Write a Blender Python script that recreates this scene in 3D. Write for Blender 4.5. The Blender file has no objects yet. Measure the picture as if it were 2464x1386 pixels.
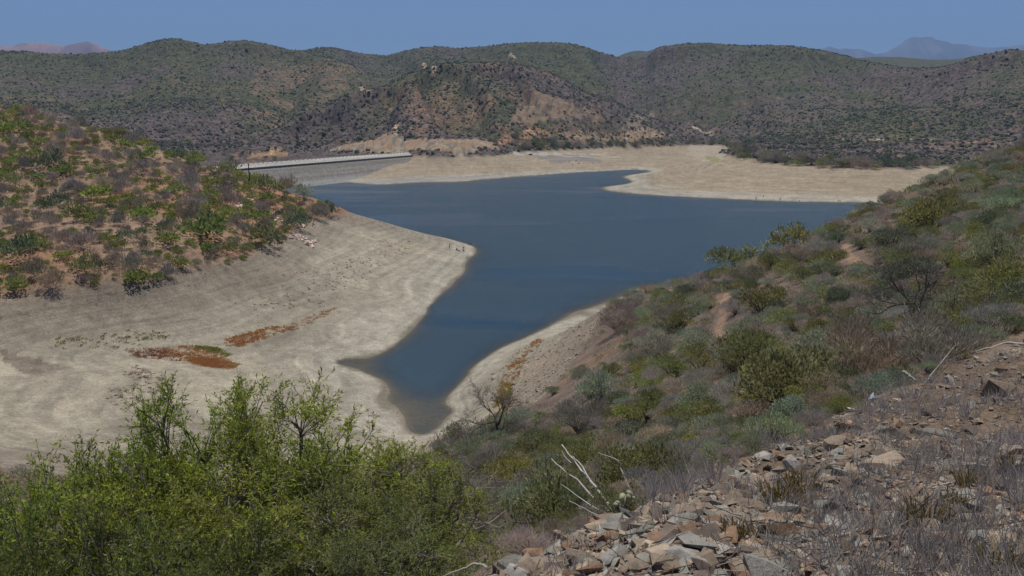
import bpy, math, random
import numpy as np
from mathutils import Vector

# ------------------------------------------------------------------ camera, sky, sun
scene = bpy.context.scene
F_PX, CX, CY, HORIZON = 2050.0, 1232.0, 693.0, 270.0
CAM_Z = 48.0
PITCH = math.atan((CY - HORIZON) / F_PX)
cam_data = bpy.data.cameras.new('camera')
cam_data.sensor_width = 36.0
cam_data.lens = 36.0 * F_PX / 2464.0
cam_data.clip_start = 0.1
cam_data.clip_end = 40000.0
cam = bpy.data.objects.new('camera', cam_data)
scene.collection.objects.link(cam)
cam.location = (0, 0, CAM_Z)
cam.rotation_euler = (math.pi / 2 - PITCH, 0, 0)
scene.camera = cam

SUN_EL, SUN_AZ = math.radians(76), math.radians(3)      # azimuth from +Y (straight ahead) towards +X
world = bpy.data.worlds.new('World')
scene.world = world
world.use_nodes = True
wt = world.node_tree
sky = wt.nodes.new('ShaderNodeTexSky')
sky.sky_type = 'NISHITA'
sky.sun_disc = False
sky.sun_elevation = SUN_EL
sky.sun_rotation = SUN_AZ
sky.altitude = 1500
sky.air_density = 0.7
sky.dust_density = 0.0
sky.ozone_density = 5.0
bg = wt.nodes['Background']
bg.inputs['Strength'].default_value = 0.102
wt.links.new(sky.outputs[0], bg.inputs['Color'])
sun_data = bpy.data.lights.new('sun', 'SUN')
sun_data.energy = 4.8
sun_data.angle = math.radians(0.5)
sun_data.color = (1.0, 0.95, 0.87)
sun = bpy.data.objects.new('sun', sun_data)
scene.collection.objects.link(sun)
sd = Vector((math.sin(SUN_AZ) * math.cos(SUN_EL), math.cos(SUN_AZ) * math.cos(SUN_EL), math.sin(SUN_EL)))
sun.rotation_euler = (-sd).to_track_quat('-Z', 'Y').to_euler()
sun.location = sd * 100
scene.view_settings.view_transform = 'Standard'
scene.view_settings.look = 'None'
scene.view_settings.exposure = -0.2
scene.view_settings.gamma = 1.0
scene.cycles.max_bounces = 6
scene.cycles.diffuse_bounces = 2
scene.cycles.glossy_bounces = 2
scene.cycles.transparent_max_bounces = 8
scene.cycles.volume_bounces = 0

RNG = np.random.default_rng(11)
random.seed(5)

# ------------------------------------------------------------------ geometry helpers
def P(px, py, Y=None, z=None):
    """world point on the ray of photo pixel (px,py) at forward distance Y or at height z"""
    a = (px - CX) / F_PX
    b = (CY - py) / F_PX
    dy = math.cos(PITCH) + b * math.sin(PITCH)
    dz = -math.sin(PITCH) + b * math.cos(PITCH)
    if Y is None:
        Y = (z - CAM_Z) * dy / dz
    return (a / dy * Y, Y, CAM_Z + dz / dy * Y)

def _hash(ix, iy, seed):
    h = (ix.astype(np.int64) * 374761393 + iy.astype(np.int64) * 668265263 + seed * 974711) & 0x7fffffff
    h = ((h ^ (h >> 13)) * 1274126177) & 0x7fffffff
    h = (h ^ (h >> 16)) & 0xffff
    return h / 65535.0

def vnoise(x, y, seed=0):
    x = np.asarray(x, float); y = np.asarray(y, float)
    ix = np.floor(x); iy = np.floor(y)
    fx = x - ix; fy = y - iy
    fx = fx * fx * fx * (fx * (fx * 6 - 15) + 10); fy = fy * fy * fy * (fy * (fy * 6 - 15) + 10)
    a = _hash(ix, iy, seed); b = _hash(ix + 1, iy, seed)
    c = _hash(ix, iy + 1, seed); d = _hash(ix + 1, iy + 1, seed)
    return (a + (b - a) * fx) * (1 - fy) + (c + (d - c) * fx) * fy

def fbm(x, y, seed=0, octaves=4, gain=0.5):
    s = 0; amp = 1; tot = 0
    for o in range(octaves):
        ca, sa = math.cos(.55 + 1.1 * o), math.sin(.55 + 1.1 * o)
        s = s + amp * vnoise((x * ca - y * sa) * 2 ** o + 17.3 * o, (x * sa + y * ca) * 2 ** o - 9.1 * o, seed + o)
        tot += amp; amp *= gain
    return s / tot            # 0..1

def smooth(a, b, t):
    t = np.clip((t - a) / (b - a), 0, 1)
    return t * t * (3 - 2 * t)

# ------------------------------------------------------------------ terrain control points (surveyed from the photograph)
CT = []
def cz(z, *pts):
    for p in pts: CT.append(P(p[0], p[1], z=z))
def cy(*pts):
    for p in pts: CT.append(P(p[0], p[1], Y=p[2]))
def zz(*pts):
    for p in pts: CT.append(P(p[0], p[1], z=p[2]))
# waterline
cz(0, (1133, 590), (1126, 625), (1118, 655), (1085, 688), (1050, 718), (1028, 750), (1000, 785), (962, 820), (915, 852),
   (817, 861), (850, 888), (893, 905), (930, 960), (970, 1002), (1018, 1046), (1062, 1020), (1090, 985), (1100, 930), (1140, 880),
   (1200, 840), (1300, 795), (1380, 752), (1450, 730), (1550, 690),
   (1067, 703), (1040, 733), (1015, 767), (982, 803), (940, 838), (1420, 741), (1340, 774), (1250, 818), (1170, 860), (1500, 712))
cz(-2.0, (690, 456), (760, 450), (720, 462))
cz(0, (835, 439), (900, 444), (1000, 439), (1100, 438), (1150, 433), (1200, 429), (1300, 421), (1400, 414),
   (1470, 411), (1530, 408), (1565, 411), (1500, 424), (1462, 448), (1470, 460), (1550, 468), (1700, 476), (1800, 481), (1900, 485),
   (2050, 487), (2200, 490), (2400, 494))
# lake bed
cz(-3.0, (1060, 505), (1300, 490), (1500, 580), (1300, 700), (1120, 800), (1700, 570), (1900, 540), (2200, 530), (1200, 600), (900, 470), (1250, 455), (1420, 450))
zz((1020, 890, -2.2), (1000, 925, -1.3), (1060, 900, -1.6), (950, 880, -1.0), (1000, 972, -0.12), (1025, 1012, -0.08), (940, 915, -0.22), (1070, 950, -0.25), (1000, 952, -0.35), (862, 869, -0.06), (900, 874, -0.16), (925, 868, -0.5), (940, 890, -0.6), (960, 945, -0.15), (1050, 985, -0.15), (1075, 760, -2.5), (1350, 640, -3), (1600, 640, -3))
# peninsula crest and its far shore
zz((810, 510, 12.5), (900, 529, 9), (1000, 556, 4.4), (1060, 572, 2.2), (1100, 583, 0.9))
for (px, py, z), dy in (((810, 510, 12.5), 46), ((900, 529, 9), 40), ((1000, 556, 4.4), 30), ((1090, 580, 1.2), 16)):
    x, y, _ = P(px, py, z=z); CT.append((x * (y + dy) / y, y + dy, -0.6))
# exposed lake floor
zz((-300, 770, 11), (0, 765, 11), (100, 800, 8), (0, 900, 7), (-300, 900, 8), (0, 1000, 6.5), (300, 780, 7), (500, 850, 3), (300, 900, 5), (300, 1000, 4.2), (700, 1000, 2.2),
   (900, 1040, 1.4), (700, 870, 1.8), (850, 1070, 2.2), (600, 720, 6.5), (790, 840, 1.3), (830, 835, 1.0), (800, 650, 5.5), (950, 650, 2.8), (900, 750, 1.3), (1050, 640, 1.3), (900, 590, 6.5),
   (820, 580, 9), (500, 1060, 4.5), (820, 900, 0.9))
# foot of the left hill
cz(13, (-300, 720), (0, 715), (120, 705), (250, 692), (350, 680), (450, 660), (550, 635), (640, 600), (700, 570), (745, 545), (790, 520))
# left hill
cy((800, 488, 300), (720, 470, 310), (640, 450, 315), (530, 415, 305), (400, 370, 290), (200, 310, 290), (0, 262, 300), (-300, 200, 320), (-700, 150, 330))
zz((840, 500, -1.5), (740, 492, -1.5), (690, 480, -1.5), (760, 465, -1.5), (600, 470, -1), (640, 440, 2), (500, 440, 3))
cy((400, 395, 420), (200, 370, 420), (0, 350, 430), (-300, 330, 430))
cy((300, 500, 222), (100, 480, 228), (500, 520, 232), (650, 530, 252))
# inlet, right bank
zz((1150, 930, 2.2), (1200, 900, 4), (1180, 980, 4), (1300, 850, 5.5), (1400, 790, 5), (1250, 930, 9))
zz((1470, 738, 13), (1400, 840, 13), (1340, 905, 13), (1290, 965, 13), (1200, 1010, 11), (1120, 1045, 8), (1060, 1068, 6))
# toe of the near slope on the left
zz((-400, 1130, 12), (0, 1130, 10), (300, 1150, 8.5), (600, 1140, 7), (900, 1120, 6.5))
cy((-300, 1386, 34), (0, 1386, 36), (300, 1386, 35), (600, 1386, 32), (900, 1386, 26), (900, 1250, 52), (500, 1260, 55), (0, 1260, 60))
# our own slope and the spur on the right
cy((1480, 729, 156), (1540, 712, 150), (1600, 694, 146), (1750, 656, 140), (1880, 600, 142), (2000, 546, 148), (2200, 470, 165), (2464, 376, 195), (2800, 274, 230))
for (px, py, Y), dy in (((1600, 694, 146), 35), ((1750, 656, 140), 60), ((1880, 600, 142), 70), ((2000, 546, 148), 80), ((2200, 470, 165), 100), ((2464, 376, 195), 150)):
    x, y, z = P(px, py, Y); CT.append((x * (y + dy) / y, y + dy, {35: 1, 60: 3, 70: 5, 80: 6, 100: 4, 150: 4}[dy]))
cy((1740, 730, 92), (1650, 880, 68), (1300, 1050, 72), (1500, 1100, 36), (1400, 1200, 15.5), (1700, 1000, 25), (1900, 900, 29), (2100, 800, 34),
   (2300, 700, 44), (2450, 600, 60), (2200, 550, 95), (1900, 750, 60), (1500, 900, 84), (1450, 800, 125), (1150, 1200, 34), (2000, 620, 100), (1600, 780, 105), (2420, 470, 110))
# scree in front
cy((1190, 1386, 4.9), (1500, 1240, 6.8), (1780, 1090, 9.2), (2090, 970, 12), (2310, 855, 14.5), (2464, 800, 16.5), (2700, 740, 18),
   (2464, 1386, 3.9), (1800, 1386, 4.2), (2000, 1200, 6.0), (2464, 1080, 7.5), (2250, 1060, 8.8))
CT += [(0, 0.9, 46.35), (0.7, 0.7, 46.4), (-1.2, 0.8, 46.0), (2, 0.6, 46.7), (-2.5, 2, 44.0), (5, 1.5, 47.1), (9, 4, 47.2), (20, 9, 47.5), (-5, 3, 41.5), (-4, 8, 40.0), (-12, 8, 36), (-10, 20, 33.5), (-30, 20, 27), (60, 35, 50), (120, 80, 55)]
# far shore, vegetation line
cz(13, (1100, 378), (1230, 366), (1350, 362), (1500, 353), (1650, 350), (1740, 350), (1770, 362), (1800, 386), (1900, 396), (2050, 403), (2150, 405), (2250, 403), (2464, 400))
zz((1600, 440, 2.5), (1900, 450, 4), (1650, 402, 5), (1755, 388, 10), (2100, 450, 4.5), (1200, 400, 6), (1400, 386, 7), (1550, 376, 8.5), (1650, 376, 9), (1000, 405, 6), (1100, 410, 4), (940, 395, 8.7), (900, 412, 5.0), (870, 425, 2.3), (985, 385, 10.5))
# behind the dam and hill B
zz((985, 368, 15.5), (1050, 372, 15))
cy((560, 405, 640), (700, 392, 690), (800, 372, 745), (880, 367, 735), (960, 362, 735), (1100, 372, 690))
cy((800, 343, 790), (900, 334, 765), (1000, 331, 765), (1100, 334, 755), (1180, 348, 745))
cy((1050, 280, 810), (1250, 245, 880), (1230, 320, 800), (1300, 300, 850), (1400, 285, 900), (1500, 315, 920), (1600, 325, 960), (1700, 320, 1010), (1680, 300, 1120))
cy((700, 330, 800), (560, 385, 740), (650, 320, 790), (740, 272, 840), (850, 226, 900), (950, 182, 960), (1030, 158, 1000), (1150, 150, 1040), (1300, 165, 1060), (1400, 205, 1080), (1500, 255, 1080))
cy((560, 370, 860), (740, 285, 980), (900, 220, 1100), (1030, 172, 1180), (1200, 170, 1230), (1350, 195, 1250))
# hill A (left skyline)
cy((0, 300, 760), (200, 330, 700), (300, 275, 860), (500, 325, 760), (450, 260, 900), (0, 210, 1050), (200, 225, 1000), (620, 250, 960), (400, 170, 1150), (600, 165, 1150), (-300, 200, 1000), (750, 190, 1150))
cy((-300, 112, 1500), (0, 120, 1500), (130, 126, 1480), (200, 126, 1480), (300, 118, 1450), (350, 102, 1420), (400, 92, 1400), (440, 96, 1420), (490, 105, 1430), (570, 95, 1400), (640, 102, 1430), (710, 121, 1480))
cy((-300, 180, 2300), (0, 180, 2200), (400, 180, 2200), (640, 170, 2200))
# hill C (middle skyline)
cy((740, 117, 1800), (790, 112, 1800), (870, 126, 1850), (930, 130, 1800), (1000, 115, 1700), (1070, 110, 1650), (1200, 105, 1600), (1300, 101, 1550), (1380, 106, 1550), (1440, 120, 1580), (1480, 133, 1650))
cy((1150, 130, 1350), (1350, 140, 1350), (1450, 190, 1300), (1550, 250, 1200), (900, 160, 1450))
cy((790, 180, 2600), (1200, 180, 2600), (1500, 190, 2300))
# hill D (right of centre)
cy((1560, 150, 1480), (1600, 110, 1500), (1650, 102, 1480), (1720, 104, 1470), (1800, 108, 1450), (1900, 108, 1450), (1980, 122, 1480), (2050, 137, 1500))
cy((1810, 340, 800), (1900, 300, 860), (1750, 250, 1050), (1700, 180, 1250), (1900, 200, 1150), (2100, 250, 920), (2100, 340, 690), (2250, 345, 690), (2060, 180, 1200), (1800, 365, 700), (2100, 385, 580), (2200, 210, 1050))
cy((1480, 168, 1950), (1520, 172, 1900), (1440, 150, 2050), (1500, 145, 1560), (1520, 139, 1600), (1460, 128, 1620), (900, 150, 2150), (490, 130, 1750), (715, 140, 1800))
cy((1520, 200, 2300), (1700, 190, 2300), (1900, 190, 2300))
# hill E (right edge)
cy((2250, 160, 1150), (2320, 142, 1120), (2400, 125, 1060), (2464, 118, 1040), (2600, 105, 1050), (2250, 235, 900), (2400, 210, 880), (2400, 310, 710), (2464, 365, 640), (2700, 300, 640), (2700, 200, 850))
cy((2130, 200, 1500), (2300, 200, 1500), (2500, 190, 1500))
# far low hill and beyond
cy((2060, 138, 2500), (2120, 134, 2500), (2200, 135, 2500), (2300, 140, 2500), (2500, 150, 2500), (2200, 200, 3300), (1540, 119, 2600), (1500, 132, 2600), (1600, 130, 2600))
cy((-300, 220, 3400), (400, 220, 3400), (1200, 220, 3400), (1800, 220, 3400), (2600, 220, 3400))

CT = np.array(CT)
CU = np.stack([np.arctan2(CT[:, 0], CT[:, 1]), np.log(np.hypot(CT[:, 0], CT[:, 1]))], 1)
def _kern(d2):
    return 0.5 * d2 * np.log(d2 + 1e-12)
_n = len(CT)
_A = _kern(((CU[:, None] - CU[None]) ** 2).sum(-1)) + 2e-5 * np.eye(_n)
_Pm = np.concatenate([np.ones((_n, 1)), CU], 1)
_M = np.block([[_A, _Pm], [_Pm.T, np.zeros((3, 3))]])
_W = np.linalg.solve(_M, np.concatenate([CT[:, 2], np.zeros(3)]))
def tps(u, v):
    out = np.empty(u.shape)
    uf, vf, of = u.ravel(), v.ravel(), out.ravel()
    for i in range(0, uf.size, 20000):
        uu, vv = uf[i:i + 20000], vf[i:i + 20000]
        d2 = (uu[:, None] - CU[None, :, 0]) ** 2 + (vv[:, None] - CU[None, :, 1]) ** 2
        of[i:i + 20000] = _kern(d2) @ _W[:_n] + _W[_n] + _W[_n + 1] * uu + _W[_n + 2] * vv
    return of.reshape(u.shape)

# coarse evaluation, then cubic-ish refinement with noise on the fine grid
AZ = np.concatenate([np.radians(np.linspace(-78, -37, 60, endpoint=False)), np.radians(np.linspace(-37, 37, 860, endpoint=False)), np.radians(np.linspace(37, 78, 61))])
R0, R1, NR = 0.75, 3450.0, 900
LR = np.linspace(math.log(R0), math.log(R1), NR)
_caz = np.radians(np.linspace(-78, 78, 313)); _clr = np.linspace(LR[0], LR[-1], 320)
_coarse = tps(*np.meshgrid(_caz, _clr, indexing='ij'))
def _cubic_axis(g, t, axis):
    g = np.moveaxis(g, axis, 0); n = g.shape[0]
    i = np.clip(np.floor(t).astype(int), 0, n - 2); f = (t - i).reshape((-1,) + (1,) * (g.ndim - 1))
    p0 = g[np.maximum(i - 1, 0)]; p1 = g[i]; p2 = g[i + 1]; p3 = g[np.minimum(i + 2, n - 1)]
    r = p1 + 0.5 * f * (p2 - p0 + f * (2 * p0 - 5 * p1 + 4 * p2 - p3 + f * (3 * (p1 - p2) + p3 - p0)))
    return np.moveaxis(r, 0, axis)
ZT = _cubic_axis(_coarse, (AZ - _caz[0]) / (_caz[1] - _caz[0]), 0)
ZT = _cubic_axis(ZT, (LR - _clr[0]) / (_clr[1] - _clr[0]), 1)
UU, VV = np.meshgrid(AZ, LR, indexing='ij')
RR = np.exp(VV)
XX, YY = RR * np.sin(UU), RR * np.cos(UU)
ZB = ZT.copy()
# zones
_edge = (fbm(XX / 14, YY / 14, 3, 4) - 0.5) * 5
_vegz = 13.2 - 4.0 * smooth(120, 95, RR) * smooth(0.0, -0.05, UU - 0.03)
_dl = [P(979, 368, z=16.0), P(520, 402, z=16.0)]           # ends of the dam crest
_dam_dir = np.array([_dl[1][0] - _dl[0][0], _dl[1][1] - _dl[0][1]]); _dam_dir /= np.linalg.norm(_dam_dir)
_dam_n = np.array([-_dam_dir[1], _dam_dir[0]])
if _dam_n[0] < 0: _dam_n = -_dam_n
_behind = ((XX - _dl[0][0]) * _dam_n[0] + (YY - _dl[0][1]) * _dam_n[1]) < 3
DOWNSTREAM = _behind & (UU < -.12) & (RR < 1000) & (RR > 430)
SAND = ~DOWNSTREAM * smooth(0.6, -0.6, ZT - _vegz - _edge * 0.45) * smooth(70, 86, RR) * (RR < 1000)
NEAR = smooth(26, 16, RR)
FARH = smooth(430, 520, RR)
# relief noise
_hills = (fbm(XX / 130, YY / 130, 7, 5) - 0.5)
_rid = np.abs(fbm(XX / 150 + YY / 900, YY / 420, 21, 3) - 0.5)
ZT = ZT + FARH * (1 - SAND) * smooth(12, 45, ZB) * (_hills * 8 - (0.09 - np.minimum(_rid, 0.09)) * 60 * smooth(600, 900, RR) * smooth(1400, 1050, RR) * smooth(20, 60, ZB))
ZT = ZT + (1 - SAND) * (1 - FARH) * smooth(20, 60, RR) * (fbm(XX / 12, YY / 12, 9, 4) - 0.5) * 1.6
ZT = ZT + (1 - SAND) * smooth(14, 22, RR) * smooth(90, 60, RR) * (fbm(XX / 3, YY / 3, 19, 4) - 0.5) * 0.7
ZT = ZT + NEAR * ((fbm(XX / 1.1, YY / 1.1, 5, 5) - 0.5) * 0.42) * smooth(0.7, 3, RR)
ZT = ZT + SAND * smooth(0.2, 3.0, ZB) * (fbm(XX / 9, YY / 9, 13, 5) - 0.5) * 0.38

# the skyline as surveyed: tilt the far relief, bearing by bearing, until its crest stands where it was sighted
SKY = [(-300, 112), (0, 120), (60, 122), (130, 127), (200, 127), (260, 123), (300, 118), (340, 106), (370, 97), (400, 91), (430, 91), (460, 97), (490, 104), (520, 100), (550, 96), (590, 95), (620, 99), (660, 108), (700, 119), (730, 119), (760, 113), (790, 111), (815, 114), (850, 123),
       (880, 127), (930, 130), (960, 123), (1000, 115), (1050, 109), (1080, 112), (1100, 114), (1140, 110), (1190, 107), (1230, 102), (1270, 100), (1330, 100), (1370, 102), (1400, 108), (1440, 122), (1485, 134), (1500, 127), (1520, 121), (1540, 119), (1555, 121), (1570, 117), (1590, 109), (1620, 106),
       (1650, 102), (1690, 101), (1730, 103), (1780, 107), (1850, 106), (1900, 108), (1950, 114), (2000, 123), (2060, 137), (2110, 134), (2170, 135), (2240, 141), (2300, 140), (2340, 134), (2380, 128), (2430, 116), (2464, 119), (2600, 108)]
_sk = np.array([P(a, b + 2.5, Y=1000.0) for a, b in SKY]); _sa = np.arctan2(_sk[:, 0], _sk[:, 1]); _st = (_sk[:, 2] - CAM_Z) / np.hypot(_sk[:, 0], _sk[:, 1])
_tgt = np.interp(AZ, _sa, _st); _cur = np.where(RR > 950, (ZT - CAM_Z) / RR, -9).max(1)
_fade = smooth(math.radians(37), math.radians(33.5), np.abs(AZ))
ZT = ZT + ((_tgt - _cur) * _fade)[:, None] * RR * smooth(900, 1300, RR)

def height(x, y):
    u = np.arctan2(x, y); v = np.log(np.maximum(np.hypot(x, y), R0))
    iu = np.clip(np.searchsorted(AZ, u) - 1, 0, len(AZ) - 2)
    fu = np.clip((u - AZ[iu]) / (AZ[iu + 1] - AZ[iu]), 0, 1)
    tv = np.clip((v - LR[0]) / (LR[1] - LR[0]), 0, NR - 1.001); iv = tv.astype(int); fv = tv - iv
    return ((ZT[iu, iv] * (1 - fu) + ZT[iu + 1, iv] * fu) * (1 - fv) + (ZT[iu, iv + 1] * (1 - fu) + ZT[iu + 1, iv + 1] * fu) * fv)

def lookup(G, x, y):
    u = np.arctan2(x, y); v = np.log(np.maximum(np.hypot(x, y), R0))
    iu = np.clip(np.searchsorted(AZ, u), 0, len(AZ) - 1)
    iv = np.clip(((v - LR[0]) / (LR[1] - LR[0]) + 0.5).astype(int), 0, NR - 1)
    return G[iu, iv]

def ground_at(px, py, dmin=2.0, dmax=3000.0):
    """first point where the ray of photo pixel (px,py) meets the terrain"""
    Y = np.exp(np.linspace(math.log(dmin), math.log(dmax), 3000))
    x1, y1, z1 = P(px, py, Y=1.0)
    xs, zs = x1 * Y, CAM_Z + (z1 - CAM_Z) * Y
    below = zs < np.maximum(height(xs, Y), 0.0)
    if not below.any(): return (float(xs[-1]), float(Y[-1]), float(height(xs[-1:], Y[-1:])[0]))
    k = int(np.argmax(below))
    return (float(xs[k]), float(Y[k]), float(height(xs[k:k + 1], Y[k:k + 1])[0]))

def ground_many(px, py, dmin=2.0, dmax=600.0, steps=700):
    """the same for many pixels at once: x, y, z arrays (nan where the ray misses)"""
    px = np.asarray(px, float); py = np.asarray(py, float)
    a = (px - CX) / F_PX; b = (CY - py) / F_PX
    dy = math.cos(PITCH) + b * math.sin(PITCH); ax = a / dy; az_ = (-math.sin(PITCH) + b * math.cos(PITCH)) / dy
    hitY = np.full(px.shape, np.nan); live = np.ones(px.shape, bool)
    for Y in np.exp(np.linspace(math.log(dmin), math.log(dmax), steps)):
        i = np.nonzero(live)[0]
        if not len(i): break
        h = np.maximum(height(ax[i] * Y, np.full(len(i), Y)), 0)
        hit = CAM_Z + az_[i] * Y < h
        hitY[i[hit]] = Y; live[i[hit]] = False
    return ax * hitY, hitY, height(np.nan_to_num(ax * hitY, nan=1.0), np.nan_to_num(hitY, nan=1.0))

# ------------------------------------------------------------------ object helpers
ALL_THINGS = []
def link(o, parent=None):
    scene.collection.objects.link(o)
    if parent is not None: o.parent = parent
    return o

def tag(o, label=None, cat=None, group=None, kind=None):
    if label: o['label'] = label
    if cat: o['category'] = cat
    if group: o['group'] = group
    if kind: o['kind'] = kind
    return o

def empty(name, loc):
    o = bpy.data.objects.new(name, None)
    o.location = loc
    o.empty_display_size = 0.3
    return link(o)

def build_mesh(name, co, quads=None, tris=None, mats=(), col=None, smooth_shade=False, fmat=None, alpha=None):
    co = np.asarray(co, np.float32).reshape(-1, 3)
    loops = []; starts = []; pos = 0
    if quads is not None and len(quads):
        q = np.asarray(quads, np.int32).reshape(-1, 4); loops.append(q.ravel()); starts.append(pos + np.arange(0, q.size, 4)); pos += q.size
    if tris is not None and len(tris):
        t = np.asarray(tris, np.int32).reshape(-1, 3); loops.append(t.ravel()); starts.append(pos + np.arange(0, t.size, 3)); pos += t.size
    loops = np.concatenate(loops).astype(np.int32); starts = np.concatenate(starts).astype(np.int32)
    me = bpy.data.meshes.new(name)
    me.vertices.add(len(co)); me.vertices.foreach_set('co', co.ravel())
    me.loops.add(len(loops)); me.loops.foreach_set('vertex_index', loops)
    me.polygons.add(len(starts)); me.polygons.foreach_set('loop_start', starts)
    for m in mats: me.materials.append(m)
    if fmat is not None: me.polygons.foreach_set('material_index', np.asarray(fmat, np.int32))
    me.polygons.foreach_set('use_smooth', np.full(len(starts), bool(smooth_shade)))
    if col is not None:
        c = np.ones((len(co), 4), np.float32); c[:, :3] = col
        if alpha is not None: c[:, 3] = alpha
        a = me.color_attributes.new('tint', 'FLOAT_COLOR', 'POINT'); a.data.foreach_set('color', c.ravel())
    me.update()
    return me

def mobj(name, me, parent=None):
    return link(bpy.data.objects.new(name, me), parent)

class Buf:
    """collects pieces of ONE mesh"""
    def __init__(s): s.co = []; s.q = []; s.t = []; s.c = []; s.n = 0
    def add(s, co, quads=None, tris=None, col=(1, 1, 1)):
        co = np.asarray(co, float).reshape(-1, 3)
        if quads is not None and len(quads): s.q.append(np.asarray(quads, int).reshape(-1, 4) + s.n)
        if tris is not None and len(tris): s.t.append(np.asarray(tris, int).reshape(-1, 3) + s.n)
        c = np.asarray(col, float)
        s.c.append(np.broadcast_to(c, (len(co), 3)) if c.ndim == 1 else c)
        s.co.append(co); s.n += len(co)
    def mesh(s, name, mats, smooth_shade=False):
        return build_mesh(name, np.concatenate(s.co), np.concatenate(s.q) if s.q else None, np.concatenate(s.t) if s.t else None, mats, np.concatenate(s.c), smooth_shade)
    def leaves(s, c, d, side, L, W, col):
        """one rhombic leaf per row"""
        c = np.asarray(c); n = len(c)
        d = d / (np.linalg.norm(d, axis=1, keepdims=True) + 1e-9)
        side = np.cross(d, side); side /= (np.linalg.norm(side, axis=1, keepdims=True) + 1e-9)
        L = np.broadcast_to(np.asarray(L, float), (n,))[:, None]; W = np.broadcast_to(np.asarray(W, float), (n,))[:, None]
        v = np.stack([c, c + d * L * .5 + side * W * .5, c + d * L, c + d * L * .5 - side * W * .5], 1)
        s.add(v.reshape(-1, 3), quads=np.arange(4 * n).reshape(-1, 4), col=np.repeat(np.asarray(col), 4, 0))
    def tube(s, pts, radii, sides=5, col=(1, 1, 1), cap=True):
        pts = np.asarray(pts, float); n = len(pts)
        tan = np.gradient(pts, axis=0); tan /= (np.linalg.norm(tan, axis=1, keepdims=True) + 1e-9)
        ref = np.array([0.31, 0.17, 0.93]) if abs(tan[0, 2]) < 0.8 else np.array([0.9, 0.3, 0.1])
        a = np.cross(tan, ref); a /= (np.linalg.norm(a, axis=1, keepdims=True) + 1e-9)
        b = np.cross(tan, a)
        th = np.linspace(0, 2 * math.pi, sides, endpoint=False)
        ring = a[:, None] * np.cos(th)[None, :, None] + b[:, None] * np.sin(th)[None, :, None]
        co = pts[:, None] + ring * np.asarray(radii, float)[:, None, None]
        i = np.arange(n - 1)[:, None] * sides; j = np.arange(sides)[None]; k = (j + 1) % sides
        q = np.stack([i + j, i + k, i + sides + k, i + sides + j], -1).reshape(-1, 4)
        co = co.reshape(-1, 3); t = []
        if cap:
            co = np.concatenate([co, pts[[0, -1]]]); m = n * sides
            t = [(m, (x + 1) % sides, x) for x in range(sides)] + [(m + 1, (n - 1) * sides + x, (n - 1) * sides + (x + 1) % sides) for x in range(sides)]
        s.add(co, quads=q, tris=t, col=col)
    def box(s, c, size, rotz=0.0, col=(1, 1, 1)):
        v = np.array([[x, y, z] for x in (-.5, .5) for y in (-.5, .5) for z in (-.5, .5)]) * np.asarray(size)
        ca, sa = math.cos(rotz), math.sin(rotz)
        v = v @ np.array([[ca, sa, 0], [-sa, ca, 0], [0, 0, 1]]) + np.asarray(c)
        s.add(v, quads=[(0, 1, 3, 2), (4, 6, 7, 5), (0, 4, 5, 1), (2, 3, 7, 6), (0, 2, 6, 4), (1, 5, 7, 3)], col=col)

def rdir(n, rng):
    v = rng.normal(size=(n, 3)); return v / np.linalg.norm(v, axis=1, keepdims=True)

# ------------------------------------------------------------------ materials
def new_mat(name):
    m = bpy.data.materials.new(name); m.use_nodes = True
    nt = m.node_tree; b = nt.nodes['Principled BSDF']
    return m, nt, b

def node(nt, kind, **kw):
    n = nt.nodes.new(kind)
    for k, v in kw.items():
        if k in n.inputs.keys(): n.inputs[k].default_value = v
        else: setattr(n, k, v)
    return n

def mathn(nt, op, a, b=None):
    n = nt.nodes.new('ShaderNodeMath'); n.operation = op
    for i, v in enumerate((a, b)):
        if v is None: continue
        if isinstance(v, (int, float)): n.inputs[i].default_value = v
        else: nt.links.new(v, n.inputs[i])
    return n.outputs[0]

def mulcol(nt, a, b, fac=1.0):
    n = nt.nodes.new('ShaderNodeMix'); n.data_type = 'RGBA'; n.blend_type = 'MULTIPLY'
    n.inputs[0].default_value = fac
    for k, v in ((6, a), (7, b)):
        if isinstance(v, tuple): n.inputs[k].default_value = v
        else: nt.links.new(v, n.inputs[k])
    return n.outputs[2]

def foliage_mat(name, trans=0.25, rough=0.55):
    m, nt, b = new_mat(name)
    at = node(nt, 'ShaderNodeAttribute', attribute_name='tint')
    oi = node(nt, 'ShaderNodeObjectInfo')
    c = mulcol(nt, at.outputs['Color'], oi.outputs['Color'])
    nt.links.new(c, b.inputs['Base Color'])
    b.inputs['Roughness'].default_value = rough
    b.inputs['Specular IOR Level'].default_value = 0.25
    if trans:
        t = node(nt, 'ShaderNodeBsdfTranslucent'); nt.links.new(c, t.inputs['Color'])
        mx = node(nt, 'ShaderNodeMixShader', Fac=trans)
        nt.links.new(b.outputs[0], mx.inputs[1]); nt.links.new(t.outputs[0], mx.inputs[2])
        nt.links.new(mx.outputs[0], nt.nodes['Material Output'].inputs['Surface'])
    return m

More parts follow.
